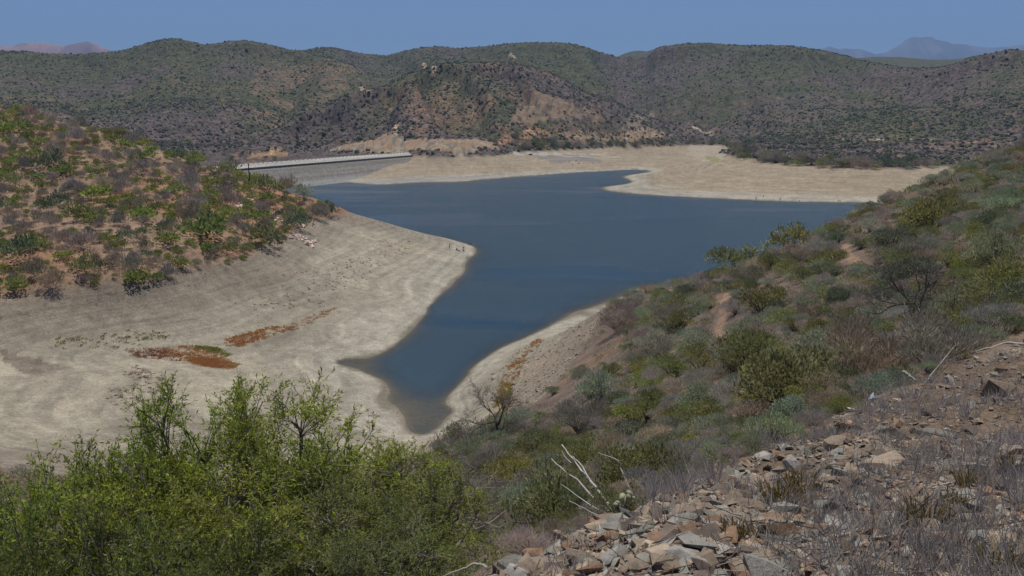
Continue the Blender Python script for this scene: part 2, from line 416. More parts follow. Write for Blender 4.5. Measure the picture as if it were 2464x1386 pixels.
def tinted_mat(name, rough=0.85, noise=None, bump=None, amount=0.35, spec=0.2):
    """colour comes from the mesh's own tint and the object's colour, broken up by noise"""
    m, nt, b = new_mat(name)
    at = node(nt, 'ShaderNodeAttribute', attribute_name='tint')
    oi = node(nt, 'ShaderNodeObjectInfo')
    c = mulcol(nt, at.outputs['Color'], oi.outputs['Color'])
    tc = node(nt, 'ShaderNodeTexCoord')
    if noise:
        nz = node(nt, 'ShaderNodeTexNoise', Scale=noise, Detail=6.0, Roughness=0.65)
        nt.links.new(tc.outputs['Object'], nz.inputs['Vector'])
        mr = node(nt, 'ShaderNodeMapRange'); mr.inputs[1].default_value = 0.3; mr.inputs[2].default_value = 0.7
        mr.inputs[3].default_value = 1 - amount; mr.inputs[4].default_value = 1 + amount
        nt.links.new(nz.outputs[0], mr.inputs[0])
        cc = node(nt, 'ShaderNodeCombineColor')
        for i in range(3): nt.links.new(mr.outputs[0], cc.inputs[i])
        c = mulcol(nt, c, cc.outputs[0])
    if bump:
        nb = node(nt, 'ShaderNodeTexNoise', Scale=bump[0], Detail=8.0, Roughness=0.7)
        nt.links.new(tc.outputs['Object'], nb.inputs['Vector'])
        bp = node(nt, 'ShaderNodeBump', Strength=bump[1], Distance=bump[2])
        nt.links.new(nb.outputs[0], bp.inputs['Height']); nt.links.new(bp.outputs[0], b.inputs['Normal'])
    nt.links.new(c, b.inputs['Base Color'])
    b.inputs['Roughness'].default_value = rough
    b.inputs['Specular IOR Level'].default_value = spec
    return m

LEAF = foliage_mat('leaf', 0.45)
TWIGGY = foliage_mat('dry_stems', 0.3, 0.8)
BARK = tinted_mat('bark', 0.9, noise=9.0, bump=(40.0, 0.5, 0.02))
ROCK = tinted_mat('shale_rock', 0.8, noise=7.0, bump=(14.0, 0.6, 0.03), amount=0.4)
PEBBLE = tinted_mat('rubble_stone', 0.85, noise=11.0, amount=0.35)
PALE = tinted_mat('pale_stone', 0.8, noise=3.0, amount=0.15)

def terrain_mat():
    m, nt, b = new_mat('earth')
    at = node(nt, 'ShaderNodeAttribute', attribute_name='tint')
    geo = node(nt, 'ShaderNodeNewGeometry')
    c = at.outputs['Color']
    # speckle at several real sizes (pebbles, tufts, small shrubs)
    for scale, lo, hi, det in ((14.0, 0.72, 1.26, 3.0), (2.6, 0.70, 1.24, 4.0), (0.45, 0.80, 1.18, 5.0), (0.09, 0.88, 1.12, 5.0)):
        nz = node(nt, 'ShaderNodeTexNoise', Scale=scale, Detail=det, Roughness=0.7)
        nt.links.new(geo.outputs['Position'], nz.inputs['Vector'])
        mr = node(nt, 'ShaderNodeMapRange'); mr.inputs[1].default_value = 0.32; mr.inputs[2].default_value = 0.68
        mr.inputs[3].default_value = lo; mr.inputs[4].default_value = hi
        nt.links.new(nz.outputs[0], mr.inputs[0])
        cc = node(nt, 'ShaderNodeCombineColor')
        for i in range(3): nt.links.new(mr.outputs[0], cc.inputs[i])
        c = mulcol(nt, c, cc.outputs[0])
    # scrub: fine dark bushes and bare gaps, only where scrub grows (alpha of the tint)
    for scale, lo, hi in ((0.30, .58, 1.55), (0.11, .68, 1.35)):
        nz = node(nt, 'ShaderNodeTexNoise', Scale=scale, Detail=5.0, Roughness=0.8); nt.links.new(geo.outputs['Position'], nz.inputs['Vector'])
        mr = node(nt, 'ShaderNodeMapRange'); mr.inputs[1].default_value = 0.40; mr.inputs[2].default_value = 0.60; mr.inputs[3].default_value = lo; mr.inputs[4].default_value = hi
        nt.links.new(nz.outputs[0], mr.inputs[0]); cc = node(nt, 'ShaderNodeCombineColor')
        for i in range(3): nt.links.new(mr.outputs[0], cc.inputs[i])
        mx = node(nt, 'ShaderNodeMix'); mx.data_type = 'RGBA'; mx.blend_type = 'MULTIPLY'
        nt.links.new(at.outputs['Alpha'], mx.inputs[0]); nt.links.new(c, mx.inputs[6]); nt.links.new(cc.outputs[0], mx.inputs[7]); c = mx.outputs[2]
    # old waterlines ringing the bare lake floor at the heights where the water stood
    mp = node(nt, 'ShaderNodeMapping'); mp.inputs['Scale'].default_value = (.012, .012, 1.0); nt.links.new(geo.outputs['Position'], mp.inputs['Vector'])
    nz = node(nt, 'ShaderNodeTexNoise', Scale=2.4, Detail=5.0, Roughness=0.7); nt.links.new(mp.outputs[0], nz.inputs['Vector'])
    mr = node(nt, 'ShaderNodeMapRange'); mr.inputs[1].default_value = 0.36; mr.inputs[2].default_value = 0.60; mr.inputs[3].default_value = .83; mr.inputs[4].default_value = 1.08
    nt.links.new(nz.outputs[0], mr.inputs[0]); cc = node(nt, 'ShaderNodeCombineColor')
    for i in range(3): nt.links.new(mr.outputs[0], cc.inputs[i])
    mx = node(nt, 'ShaderNodeMix'); mx.data_type = 'RGBA'; mx.blend_type = 'MULTIPLY'
    nt.links.new(mathn(nt, 'MULTIPLY', at.outputs['Alpha'], -1.0), mx.inputs[0]); nt.links.new(c, mx.inputs[6]); nt.links.new(cc.outputs[0], mx.inputs[7]); c = mx.outputs[2]
    nt.links.new(c, b.inputs['Base Color'])
    b.inputs['Roughness'].default_value = 0.95
    b.inputs['Specular IOR Level'].default_value = 0.1
    nb = node(nt, 'ShaderNodeTexNoise', Scale=5.0, Detail=6.0, Roughness=0.75)
    nt.links.new(geo.outputs['Position'], nb.inputs['Vector'])
    nb2 = node(nt, 'ShaderNodeTexNoise', Scale=0.6, Detail=6.0, Roughness=0.7)
    nt.links.new(geo.outputs['Position'], nb2.inputs['Vector'])
    h = mathn(nt, 'ADD', mathn(nt, 'MULTIPLY', nb.outputs[0], 0.10), mathn(nt, 'MULTIPLY', nb2.outputs[0], 0.5))
    bp = node(nt, 'ShaderNodeBump', Strength=0.55, Distance=1.0)
    nt.links.new(h, bp.inputs['Height']); nt.links.new(bp.outputs[0], b.inputs['Normal'])
    return m
EARTH = terrain_mat()

# ------------------------------------------------------------------ ground colours (what the soil, sand and scrub really are)
def C(*v): return np.array(v, float)
def mix(a, b, t):
    return a + (b - a) * t[..., None]
def pixline(pts):
    w = []
    for p in pts:
        g = ground_at(*p)
        if g: w.append(g[:2])
    return np.array(w)
def near_line(pts, width, jitter=0.35):
    """0..1 mask of terrain points within width of a line through world points"""
    w = pixline(pts); d = np.full(XX.shape, 1e9)
    lo = w.min(0) - 6 * width; hi = w.max(0) + 6 * width
    sel = (XX > lo[0]) & (XX < hi[0]) & (YY > lo[1]) & (YY < hi[1])
    px, py = XX[sel], YY[sel]; dd = np.full(px.shape, 1e9)
    for a, b in zip(w[:-1], w[1:]):
        ab = b - a; t = np.clip(((px - a[0]) * ab[0] + (py - a[1]) * ab[1]) / (ab @ ab + 1e-9), 0, 1)
        dd = np.minimum(dd, np.hypot(px - a[0] - t * ab[0], py - a[1] - t * ab[1]))
    dd += (fbm(px / width / 2, py / width / 2, 77, 3) - 0.5) * width * jitter * 2
    d[sel] = dd
    return smooth(width, width * 0.55, d)
def in_poly(pts, soft=0.0):
    w = pixline(pts); ins = np.zeros(XX.shape, bool)
    jx = (fbm(XX / 9, YY / 9, 31, 3) - 0.5) * soft; jy = (fbm(XX / 9, YY / 9, 41, 3) - 0.5) * soft
    X, Y = XX + jx, YY + jy
    j = len(w) - 1
    for i in range(len(w)):
        (xi, yi), (xj, yj) = w[i], w[j]
        hit = ((yi > Y) != (yj > Y)) & (X < (xj - xi) * (Y - yi) / (yj - yi + 1e-12) + xi)
        ins ^= hit; j = i
    return ins.astype(float)

N1 = fbm(XX / 6, YY / 6, 51, 4); N2 = fbm(XX / 30, YY / 30, 61, 4); N3 = fbm(XX / 120, YY / 120, 71, 4); N4 = fbm(XX / 1.7, YY / 1.7, 81, 3)
# exposed lake floor with strand lines
sand = mix(C(.342, .302, .230), C(.280, .250, .192), smooth(.35, .65, N2))
sand = mix(sand, C(.375, .345, .28), smooth(2.6, .8, ZB + (N1 - .5) * 1.5) * .8)
sand = mix(sand, C(.24, .20, .155), smooth(6.5, 9.5, ZB + (N2 - .5) * 5) * smooth(430, 300, RR) * .75)
sand = mix(sand, C(.325, .265, .185), smooth(430, 520, RR) * smooth(.7, 2.4, ZB + (N2 - .5) * 2) * .92)
calmz = smooth(.10, .03, np.abs(np.gradient(ZB, axis=1)))      # elevation lines only where the mesh is fine enough to carry them
calms = smooth(.30, .10, np.abs(np.gradient(ZB, axis=1)))
strand = .5 + .5 * np.sin(ZB * 6.5 + N2 * 2.2 + N3 * 2)
lines = vnoise(ZB * 5.5 + (N1 - .5) * .5, ZB * 0 + .5, 111)
sand *= (1 - .10 * calms * smooth(.55, .9, strand) * smooth(.3, 1, ZB) - .26 * calmz * smooth(.60, .76, lines) * smooth(.32, .5, N2) + .10 * calmz * smooth(.35, .15, lines))[..., None]
sand *= (1 + .34 * calmz * (fbm(ZB * 3.2 + N2 * .6, XX / 260, 101, 2) - .5) + .3 * (N4 - .5) + .25 * (N1 - .5))[..., None]
foot = smooth(9.5, 12.5, ZB + (N1 - .5) * 3) * smooth(430, 300, RR)
sand = mix(sand, C(.13, .105, .085), foot * smooth(.46, .64, N2 * .5 + N4 * .5) * .55)
sand = mix(sand, C(.20, .175, .135), smooth(.26, .06, ZB + (N1 - .5) * .35) * smooth(-.05, .03, ZB + .04))
sand = mix(sand, C(.17, .145, .10), smooth(.03, -.06, ZB))
# soils
left_soil = mix(C(.30, .175, .108), C(.27, .185, .13), smooth(.4, .65, N2))
left_soil = mix(left_soil, C(.23, .19, .15), smooth(14.5, 12.5, ZB) * .7)
right_soil = mix(C(.165, .125, .098), C(.20, .135, .09), smooth(.45, .7, N1))
scree = mix(C(.17, .125, .09), C(.215, .17, .13), smooth(.4, .65, N4))
is_left = smooth(-.12, -.17, UU) * smooth(120, 150, RR)
soil = mix(right_soil, left_soil, is_left)
soil = mix(soil, scree, NEAR)
# far hills
green = C(.078, .079, .046); purple = C(.102, .082, .073); redd = C(.20, .125, .085)
far = mix(purple + 0 * sand, green, smooth(.36, .66, N3 + .16 * smooth(900, 1300, RR) + (N1 - .5) * .25))
bare = smooth(.50, .66, N1 * .45 + N2 * .55) * smooth(1500, 800, RR)
far = mix(far, redd, bare * .75)
b_red = in_poly([(760, 330), (1000, 250), (1250, 190), (1400, 230), (1500, 290), (1480, 335), (1240, 340), (1000, 330)], 25)
far = mix(far, C(.225, .14, .09), b_red * smooth(.42, .58, N2) * .3)
far = mix(far, purple * .95, in_poly([(560, 378), (720, 290), (860, 222), (930, 200), (900, 270), (800, 325), (660, 372)], 20) * .8)
tint = mix(soil, far, FARH)
tint = mix(tint, sand, SAND)
# drainage lines folded into the hills, greener along their beds
GULLY = np.zeros(XX.shape); BED = np.zeros(XX.shape)
for g_, w_ in (([(330, 130), (380, 200), (420, 270)], 55), ([(490, 112), (500, 180), (470, 260), (430, 330)], 60), ([(700, 130), (640, 200), (560, 290), (500, 350)], 60), ([(130, 135), (220, 200), (300, 250)], 60),
               ([(900, 135), (960, 170)], 60), ([(1100, 122), (1180, 148)], 60), ([(1300, 112), (1330, 150), (1400, 190)], 60), ([(1485, 150), (1560, 220), (1640, 290)], 60),
               ([(1700, 115), (1740, 180), (1760, 260), (1800, 330)], 50), ([(1850, 125), (1900, 190), (1960, 260), (1985, 330)], 55), ([(2010, 140), (2050, 200), (2110, 280)], 50), ([(2180, 185), (2160, 250), (2150, 310)], 55),
               ([(2330, 155), (2300, 230), (2290, 310)], 42), ([(2430, 140), (2400, 220), (2380, 300)], 42), ([(1060, 170), (1100, 230), (1120, 300)], 32), ([(1190, 165), (1230, 215)], 32), ([(900, 230), (880, 290), (860, 330)], 32), ([(790, 275), (760, 325)], 30),
               ([(600, 120), (610, 190), (590, 250)], 45), ([(230, 150), (330, 250)], 45), ([(1620, 130), (1680, 230)], 40)):
    GULLY = np.maximum(GULLY, near_line(g_, w_, .25)); BED = np.maximum(BED, near_line(g_, w_ * .4, .5))
ZT = ZT - FARH * (1 - SAND) * GULLY * 15 * smooth(15, 40, ZB)
tint = mix(tint, C(.055, .066, .032), BED * FARH * (1 - SAND) * .32)
for poly, colr, a in (([(640, 140), (760, 150), (900, 185), (840, 222), (735, 266), (640, 318), (560, 368), (480, 340), (560, 260)], C(.185, .125, .085), .55), ([(240, 270), (420, 250), (620, 270), (560, 370), (400, 370)], C(.105, .085, .08), .7),
                      ([(1000, 165), (1200, 160), (1260, 220), (1060, 250)], C(.16, .12, .075), .5), ([(1440, 150), (1560, 115), (1640, 200), (1600, 260), (1450, 210)], C(.095, .075, .078), .7),
                      ([(2180, 190), (2464, 130), (2464, 330), (2200, 330)], C(.095, .076, .075), .6), ([(1700, 250), (2100, 250), (2150, 380), (1800, 370)], C(.10, .085, .075), .5)):
    tint = mix(tint, colr, in_poly(poly, 40) * FARH * (1 - SAND) * a * smooth(.3, .6, N2))
# rock cuts, spoil heaps and tracks
cut = in_poly([(790, 362), (870, 340), (960, 332), (1090, 336), (1180, 343), (1210, 362), (1100, 372), (900, 367)], 8)
streak = fbm(XX / 3.5, YY / 3.5, 91, 3)
tint = mix(tint, mix(mix(C(.33, .28, .205), C(.33, .20, .115), smooth(.5, .66, streak)), C(.19, .165, .13), smooth(.46, .36, streak)), cut * .9)
quarry = in_poly([(1225, 300), (1265, 245), (1330, 238), (1400, 255), (1460, 290), (1430, 298), (1330, 290), (1250, 300)], 10)
tint = mix(tint, mix(C(.24, .17, .115), C(.10, .085, .075), smooth(.52, .66, fbm(XX / 5, YY / 5, 95, 3))), quarry * .9)
for poly, colr, a in (([(1290, 325), (1480, 330), (1560, 305), (1640, 330), (1560, 335), (1400, 335)], C(.27, .20, .13), .8),
                      ([(600, 375), (640, 362), (700, 368), (690, 376)], C(.36, .24, .13), .9),
                      ([(1180, 345), (1230, 325), (1300, 308), (1330, 320), (1270, 345)], C(.34, .20, .115), .75),
                      ([(1500, 300), (1560, 268), (1575, 275), (1545, 310)], C(.33, .26, .2), .4),
                      ([(1280, 376), (1420, 373), (1450, 392), (1330, 392)], C(.22, .20, .18), .85),
                      ([(1650, 350), (1735, 350), (1745, 385), (1690, 390)], C(.42, .37, .29), .5),
                      ([(1690, 375), (1730, 378), (1745, 388), (1715, 393)], C(.20, .21, .07), .6),
                      ([(850, 443), (1000, 439), (1200, 428), (1210, 420), (1000, 428), (860, 436)], C(.30, .285, .26), .8)):
    tint = mix(tint, colr, in_poly(poly, 12) * a)
for line, wdt, colr in (([(1018, 150), (1022, 162), (1045, 168), (1030, 178)], 3.2, C(.40, .30, .2)), ([(870, 210), (888, 225)], 3.0, C(.36, .27, .18)),
                        ([(950, 302), (955, 315), (945, 326)], 3.2, C(.42, .31, .2)), ([(1672, 308), (1690, 318), (1712, 326)], 6, C(.48, .40, .30)),
                        ([(1940, 332), (2060, 338), (2130, 335), (2240, 338)], 3.0, C(.34, .26, .18)), ([(1230, 130), (1240, 138)], 4, C(.36, .28, .2)),
                        ([(1300, 372), (1500, 377), (1440, 372), (1240, 370)], 3, C(.40, .38, .34))):
    tint = mix(tint, colr, near_line([p for p in line], wdt) * .9)
PATH = np.maximum.reduce([near_line([(1750, 705), (1742, 740), (1733, 790), (1738, 830), (1715, 848)], .55), near_line([(1640, 815), (1620, 850), (1580, 885), (1520, 905)], .7),
                          near_line([(2035, 590), (2040, 615), (2062, 640), (2050, 660)], .6), near_line([(1850, 700), (1900, 712), (1960, 700)], .7)])
PATHX = np.maximum.reduce([near_line([(1750, 705), (1742, 740), (1733, 790), (1738, 830), (1715, 848)], 1.43), near_line([(1640, 815), (1620, 850), (1580, 885), (1520, 905)], 1.82),
                          near_line([(2035, 590), (2040, 615), (2062, 640), (2050, 660)], 1.56), near_line([(1850, 700), (1900, 712), (1960, 700)], 1.82)])
tint = mix(tint, C(.27, .185, .125), PATH * .9)
# orange ground on the right bank of the inlet
tint = mix(tint, C(.29, .235, .175), in_poly([(1220, 990), (1240, 900), (1300, 840), (1400, 790), (1460, 745), (1400, 840), (1330, 905), (1280, 960)], 3) * .6)
mud = in_poly([(0, 845), (140, 870), (230, 905), (120, 905), (0, 880)], 5)
tint = mix(tint, C(.17, .135, .105), mud * smooth(.35, .6, N1) * .8)
tint = np.clip(tint, .01, .8)
SCRUB = FARH * (1 - SAND) * (1 - cut) * (1 - quarry * .6) * .9 + (1 - FARH) * (1 - SAND) * smooth(16, 30, RR) * .25 - SAND * smooth(.15, .5, ZB)      # below zero: bare lake floor
ZT = ZT + cut * (streak - .5) * 4 + quarry * (fbm(XX / 6, YY / 6, 95, 4) - .5) * 9

# ------------------------------------------------------------------ terrain objects
nu, nv = ZT.shape
VCO = np.stack([XX, YY, ZT], -1)
du = np.gradient(VCO, axis=0); dv = np.gradient(VCO, axis=1)
VN = np.cross(du, dv); VN /= np.linalg.norm(VN, axis=-1, keepdims=True); VN[VN[..., 2] < 0] *= -1
IDX = np.arange(nu * nv).reshape(nu, nv)
QUADS = np.stack([IDX[:-1, :-1], IDX[1:, :-1], IDX[1:, 1:], IDX[:-1, 1:]], -1)
def grid_part(name, mask, mat, co=None, cols=None, normals=True, attr=None):
    q = QUADS[mask].reshape(-1, 4)
    used, inv = np.unique(q, return_inverse=True)
    c = (VCO if co is None else co).reshape(-1, 3)[used]
    me = build_mesh(name, c, quads=inv.reshape(-1, 4), mats=(mat,), col=None if cols is None else cols.reshape(-1, 3)[used], smooth_shade=True, alpha=None if cols is None else SCRUB.ravel()[used])
    if attr is not None:
        a = me.attributes.new(attr[0], 'FLOAT', 'POINT'); a.data.foreach_set('value', attr[1].ravel()[used].astype(np.float32))
    if normals: me.normals_split_custom_set_from_vertices(VN.reshape(-1, 3)[used].tolist())
    return mobj(name, me)
fz = lambda A: (A[:-1, :-1] + A[1:, :-1] + A[1:, 1:] + A[:-1, 1:]) / 4
f_sand = (fz(SAND) > .5) | ((fz(ZB) < 1) & (fz(RR) > 80) & (fz(RR) < 900) & ~DOWNSTREAM[:-1, :-1]); f_far = (fz(RR) > 440) & ~f_sand
tag(grid_part('shore', f_sand, EARTH, cols=tint), 'bare pale lake floor laid dry round the water', None, None, 'structure')
tag(grid_part('hills', f_far, EARTH, cols=tint), 'scrub covered rolling hills beyond the lake', None, None, 'structure')
tag(grid_part('ground', ~f_sand & ~f_far, EARTH, cols=tint), 'brown stony slopes on the near side of the lake', None, None, 'structure')

# water: a real surface at z = 0 whose depth over the bed decides how much of the bed shows
def water_mat():
    m, nt, b = new_mat('lake_water')
    at = node(nt, 'ShaderNodeAttribute', attribute_name='depth')
    geo = node(nt, 'ShaderNodeNewGeometry')
    mp = node(nt, 'ShaderNodeMapping'); mp.inputs['Scale'].default_value = (.55, 1.0, 1.0)
    nt.links.new(geo.outputs['Position'], mp.inputs['Vector'])
    n1 = node(nt, 'ShaderNodeTexNoise', Scale=1.3, Detail=5.0, Roughness=0.6); nt.links.new(mp.outputs[0], n1.inputs['Vector'])
    n2 = node(nt, 'ShaderNodeTexNoise', Scale=0.02, Detail=3.0); mpc = node(nt, 'ShaderNodeMapping'); mpc.inputs['Scale'].default_value = (.35, 1.1, 1.0); nt.links.new(geo.outputs['Position'], mpc.inputs['Vector']); nt.links.new(mpc.outputs[0], n2.inputs['Vector'])
    calm = node(nt, 'ShaderNodeMapRange'); calm.inputs[1].default_value = .36; calm.inputs[2].default_value = .52; calm.inputs[3].default_value = .16; calm.inputs[4].default_value = 1.0
    nt.links.new(n2.outputs[0], calm.inputs[0])
    bp = node(nt, 'ShaderNodeBump', Strength=0.9, Distance=0.9)
    nt.links.new(mathn(nt, 'MULTIPLY', n1.outputs[0], calm.outputs[0]), bp.inputs['Height'])
    gl = node(nt, 'ShaderNodeBsdfGlossy', Roughness=0.2); nt.links.new(bp.outputs[0], gl.inputs['Normal'])
    deep = node(nt, 'ShaderNodeBsdfDiffuse'); deep.inputs['Color'].default_value = (.006, .041, .072, 1)
    clear = node(nt, 'ShaderNodeBsdfTransparent'); clear.inputs['Color'].default_value = (.85, .82, .70, 1)
    tr = mathn(nt, 'POWER', 2.718, mathn(nt, 'MULTIPLY', at.outputs['Fac'], -2.6))
    mx = node(nt, 'ShaderNodeMixShader'); nt.links.new(tr, mx.inputs['Fac']); nt.links.new(deep.outputs[0], mx.inputs[1]); nt.links.new(clear.outputs[0], mx.inputs[2])
    fr = node(nt, 'ShaderNodeFresnel', IOR=1.33); nt.links.new(bp.outputs[0], fr.inputs['Normal'])
    m2 = node(nt, 'ShaderNodeMixShader'); nt.links.new(fr.outputs[0], m2.inputs['Fac']); nt.links.new(mx.outputs[0], m2.inputs[1]); nt.links.new(gl.outputs[0], m2.inputs[2])
    nt.links.new(m2.outputs[0], nt.nodes['Material Output'].inputs['Surface'])
    return m
WCO = VCO.copy(); WCO[..., 2] = 0.0
_wet = (fz(ZT) < .45) & (fz(RR) > 80) & (fz(RR) < 960) & ~(_behind[:-1, :-1] & (fz(XX) < -60))
tag(grid_part('water', _wet, water_mat(), co=WCO, normals=False, attr=('depth', np.maximum(0, -ZT))), 'deep blue lake water reaching into a narrow inlet', None, None, 'structure')

# far mountains
def mountains(name, outline, dist, thick, colr, label, seed):
    pts = np.array([P(a, b, Y=dist) for a, b in outline]); n = 260; m = 40
    s = np.linspace(0, len(pts) - 1, n); X = np.interp(s, range(len(pts)), pts[:, 0]); Z = np.interp(s, range(len(pts)), pts[:, 2])
    t = np.linspace(-1, 1, m)
    XXm, Tm = np.meshgrid(X, t, indexing='ij')
    base = -60.0; H = (Z - base)[:, None]
    Ym = dist + Tm * thick + (fbm(XXm / 400, Tm * 0 + 3, seed, 3) - .5) * 300
    prof = np.clip(1 - np.abs(Tm) ** .9, 0, 1)
    nz = fbm(XXm / 260, Ym / 260, seed, 5); rg = np.abs(fbm(XXm / 330, Ym / 700, seed + 9, 4) - .5)
    Zm = base + H * prof * (1 + (nz - .5) * .35 * (1 - prof) * 2) - (0.12 - np.minimum(rg, .12)) * H * 1.2 * prof * (1 - prof) * 3
    co = np.stack([XXm, Ym, Zm], -1)
    ii = np.arange(n * m).reshape(n, m)
    q = np.stack([ii[:-1, :-1], ii[1:, :-1], ii[1:, 1:], ii[:-1, 1:]], -1).reshape(-1, 4)
    col = mix(np.broadcast_to(C(*colr), (n, m, 3)).copy(), C(*colr) * .55, smooth(.4, .6, nz))
    me = build_mesh(name, co, quads=q, mats=(EARTH,), col=col.reshape(-1, 3), smooth_shade=True)
    tag(mobj(name, me), label, None, None, 'structure')
mountains('mountains', [(-260, 112), (-150, 104), (-60, 110), (0, 106), (35, 106), (62, 99), (100, 94), (128, 97), (152, 104), (175, 98), (203, 91), (222, 99), (240, 108), (272, 117), (330, 128), (420, 140)], 7500, 1500, (.34, .20, .17), 'bare pinkish mountains far off on the left skyline', 3)
mountains('mountains', [(1900, 132), (1965, 112), (1990, 107), (2010, 113), (2045, 110), (2070, 113), (2105, 124), (2130, 121), (2160, 102), (2185, 88), (2205, 81), (2240, 82), (2262, 92), (2285, 100), (2318, 103), (2350, 107), (2385, 109), (2420, 105), (2464, 98), (2530, 90), (2650, 110)], 14000, 2500, (.19, .17, .17), 'hazy blue flat topped mountain far off on the right skyline', 8)

# ------------------------------------------------------------------ shrubs
def sees(x, y, z):
    """is the point in view of the camera over the terrain"""
    t = np.linspace(.12, .985, 90)
    return bool((CAM_Z + (z - CAM_Z) * t > height(x * t, y * t)).all())
def project(x, y, z):
    cp, sp = math.cos(PITCH), math.sin(PITCH)
    dep = y * cp - (z - CAM_Z) * sp; up = y * sp + (z - CAM_Z) * cp
    return CX + F_PX * x / dep, CY - F_PX * up / dep, dep

KINDS = {   # leaf colours (albedo), leaf proportions, habit
    'green':  dict(c1=(.078, .097, .024), c2=(.14, .158, .042), L=.20, W=.12, lump=1.0, flat=.62, up=.5, stem=(.15, .11, .08)),
    'grey':   dict(c1=(.115, .10, .078), c2=(.21, .182, .145), L=.30, W=.035, lump=.75, flat=.9, up=.9, stem=(.17, .15, .13)),
    'olive':  dict(c1=(.072, .078, .030), c2=(.14, .138, .058), L=.17, W=.075, lump=.9, flat=.85, up=.6, stem=(.14, .12, .10)),
    'dark':   dict(c1=(.045, .058, .034), c2=(.095, .105, .06), L=.17, W=.07, lump=.9, flat=.8, up=.5, stem=(.12, .10, .09)),
    'sage':   dict(c1=(.10, .115, .072), c2=(.17, .185, .125), L=.22, W=.055, lump=.8, flat=.8, up=.9, stem=(.2, .18, .16)),
    'dry':    dict(c1=(.145, .125, .10), c2=(.24, .212, .172), L=.34, W=.026, lump=.55, flat=.7, up=1.3, stem=(.2, .17, .15)),
    'yellow': dict(c1=(.088, .096, .03), c2=(.155, .156, .052), L=.16, W=.075, lump=.9, flat=.85, up=.6, stem=(.15, .12, .1)),
}
def shrub_leaves(kind, seed, n, size, bright=2.35):
    k = KINDS[kind]; rng = np.random.default_rng(seed); b = Buf()
    nl = int(rng.integers(9, 14))
    th = rng.uniform(0, 2 * math.pi, nl); rr = np.sqrt(rng.uniform(0.02, 1, nl)) * .68
    lc = np.stack([rr * np.cos(th), rr * np.sin(th), k['flat'] * (.10 + .62 * (1 - rr ** 2) * rng.uniform(.2, 1.2, nl))], 1)
    lr = rng.uniform(.28, .44, nl); shade = rng.uniform(.75, 1.2, nl)
    w = lr ** 2 / (lr ** 2).sum(); idx = rng.choice(nl, n, p=w)
    d = rdir(n, rng); d[:, 2] = np.abs(d[:, 2]) * .95 - .35 * rng.random(n)
    rad = lr[idx] * (1 - .55 * rng.random(n) ** 2.2)
    pos = lc[idx] + d * rad[:, None] * [1, 1, .85]
    pos[:, 2] = np.where(pos[:, 2] < .03, .03 + .12 * rng.random(n), pos[:, 2])
    ax = d + rdir(n, rng) * .7; ax[:, 2] += k['up']
    t = rng.random(n)[:, None]
    col = (np.array(k['c1']) * (1 - t) + np.array(k['c2']) * t) * shade[idx][:, None] * bright
    s = size * rng.uniform(.6, 1.35, n)
    b.leaves(pos, ax, rdir(n, rng), k['L'] * s, k['W'] * s, col)
    return b, lc, lr, rng
def stems_mesh(kind, lc, lr, rng, name, mat):
    b = Buf(); c = np.array(KINDS[kind]['stem'])
    for i in range(len(lc)):
        for q in range(3):
            e = lc[i] + rdir(1, rng)[0] * lr[i] * .8; e[2] = max(e[2], .2)
            m = np.array([e[0] * .45, e[1] * .45, e[2] * .55]) + rng.normal(size=3) * .04
            b.tube([(e[0] * .06, e[1] * .06, -.12), m, e], [.030, .018, .006], 4, c * rng.uniform(.8, 1.2), cap=False)
    return b.mesh(name, (mat,))
HI, LO = {}, {}
for ki, kind in enumerate(KINDS):
    mat = TWIGGY if kind in ('grey', 'dry') else LEAF
    HI[kind] = []; LO[kind] = []
    for v in range(3):
        n = {'grey': 5200, 'dry': 4800}.get(kind, 3100)
        b, lc, lr, rng = shrub_leaves(kind, 100 * ki + v, n, .40, 2.45)
        HI[kind].append((b.mesh('foliage', (mat,)), stems_mesh(kind, lc, lr, rng, 'stems', BARK)))
    for v in range(5):
        n = {'grey': 900, 'dry': 900}.get(kind, 520)
        LO[kind].append(shrub_leaves(kind, 900 + 100 * ki + v, n, .95 if kind != 'green' else .85)[0].mesh('foliage', (mat,)))

def tuft_protos(kind, n, count, size, seed):
    out = []
    for v in range(count):
        b = shrub_leaves(kind, seed + v, n, size)[0]
        out.append((np.concatenate(b.co), np.concatenate(b.c)))
    return out
def tuft_mass(name, pts, label, mat, cat='undergrowth'):
    """pts: list of (x, y, r, h, proto(co,col))"""
    cos, cols = [], []
    xs = np.array([p[0] for p in pts]); ys = np.array([p[1] for p in pts]); zs = height(xs, ys)
    for (x, y, r, h, (co, c)), z in zip(pts, zs):
        a = RNG.uniform(0, 6.28); ca, sa = math.cos(a), math.sin(a)
        v = co @ np.array([[ca, sa, 0], [-sa, ca, 0], [0, 0, 1]]) * [r, r, h] + [x, y, z - .03 * r]
        cos.append(v); cols.append(c * RNG.uniform(.8, 1.2))
    co = np.concatenate(cos)
    me = build_mesh(name, co, quads=np.arange(len(co)).reshape(-1, 4), mats=(mat,), col=np.concatenate(cols))
    tag(mobj(name, me), label, cat, None, 'stuff')
TP = {k: tuft_protos(k, n, 4, sz, sd) for k, n, sz, sd in (('dry', 150, 1.15, 5000), ('grey', 150, 1.15, 5100), ('sage', 110, 1.1, 5200), ('olive', 110, 1.3, 5300), ('green', 130, 1.25, 5400), ('yellow', 130, 1.25, 5500), ('dark', 130, 1.25, 5600))}
SHRUB_NAME = {'green': 'succulent_shrub', 'grey': 'grey_shrub', 'olive': 'olive_shrub', 'dark': 'dark_shrub', 'sage': 'sage_shrub', 'dry': 'dry_shrub', 'yellow': 'yellow_green_shrub'}
SHRUB_CAT = {'green': 'succulent shrub', 'grey': 'dry shrub', 'olive': 'shrub', 'dark': 'shrub', 'sage': 'shrub', 'dry': 'dry shrub', 'yellow': 'shrub'}
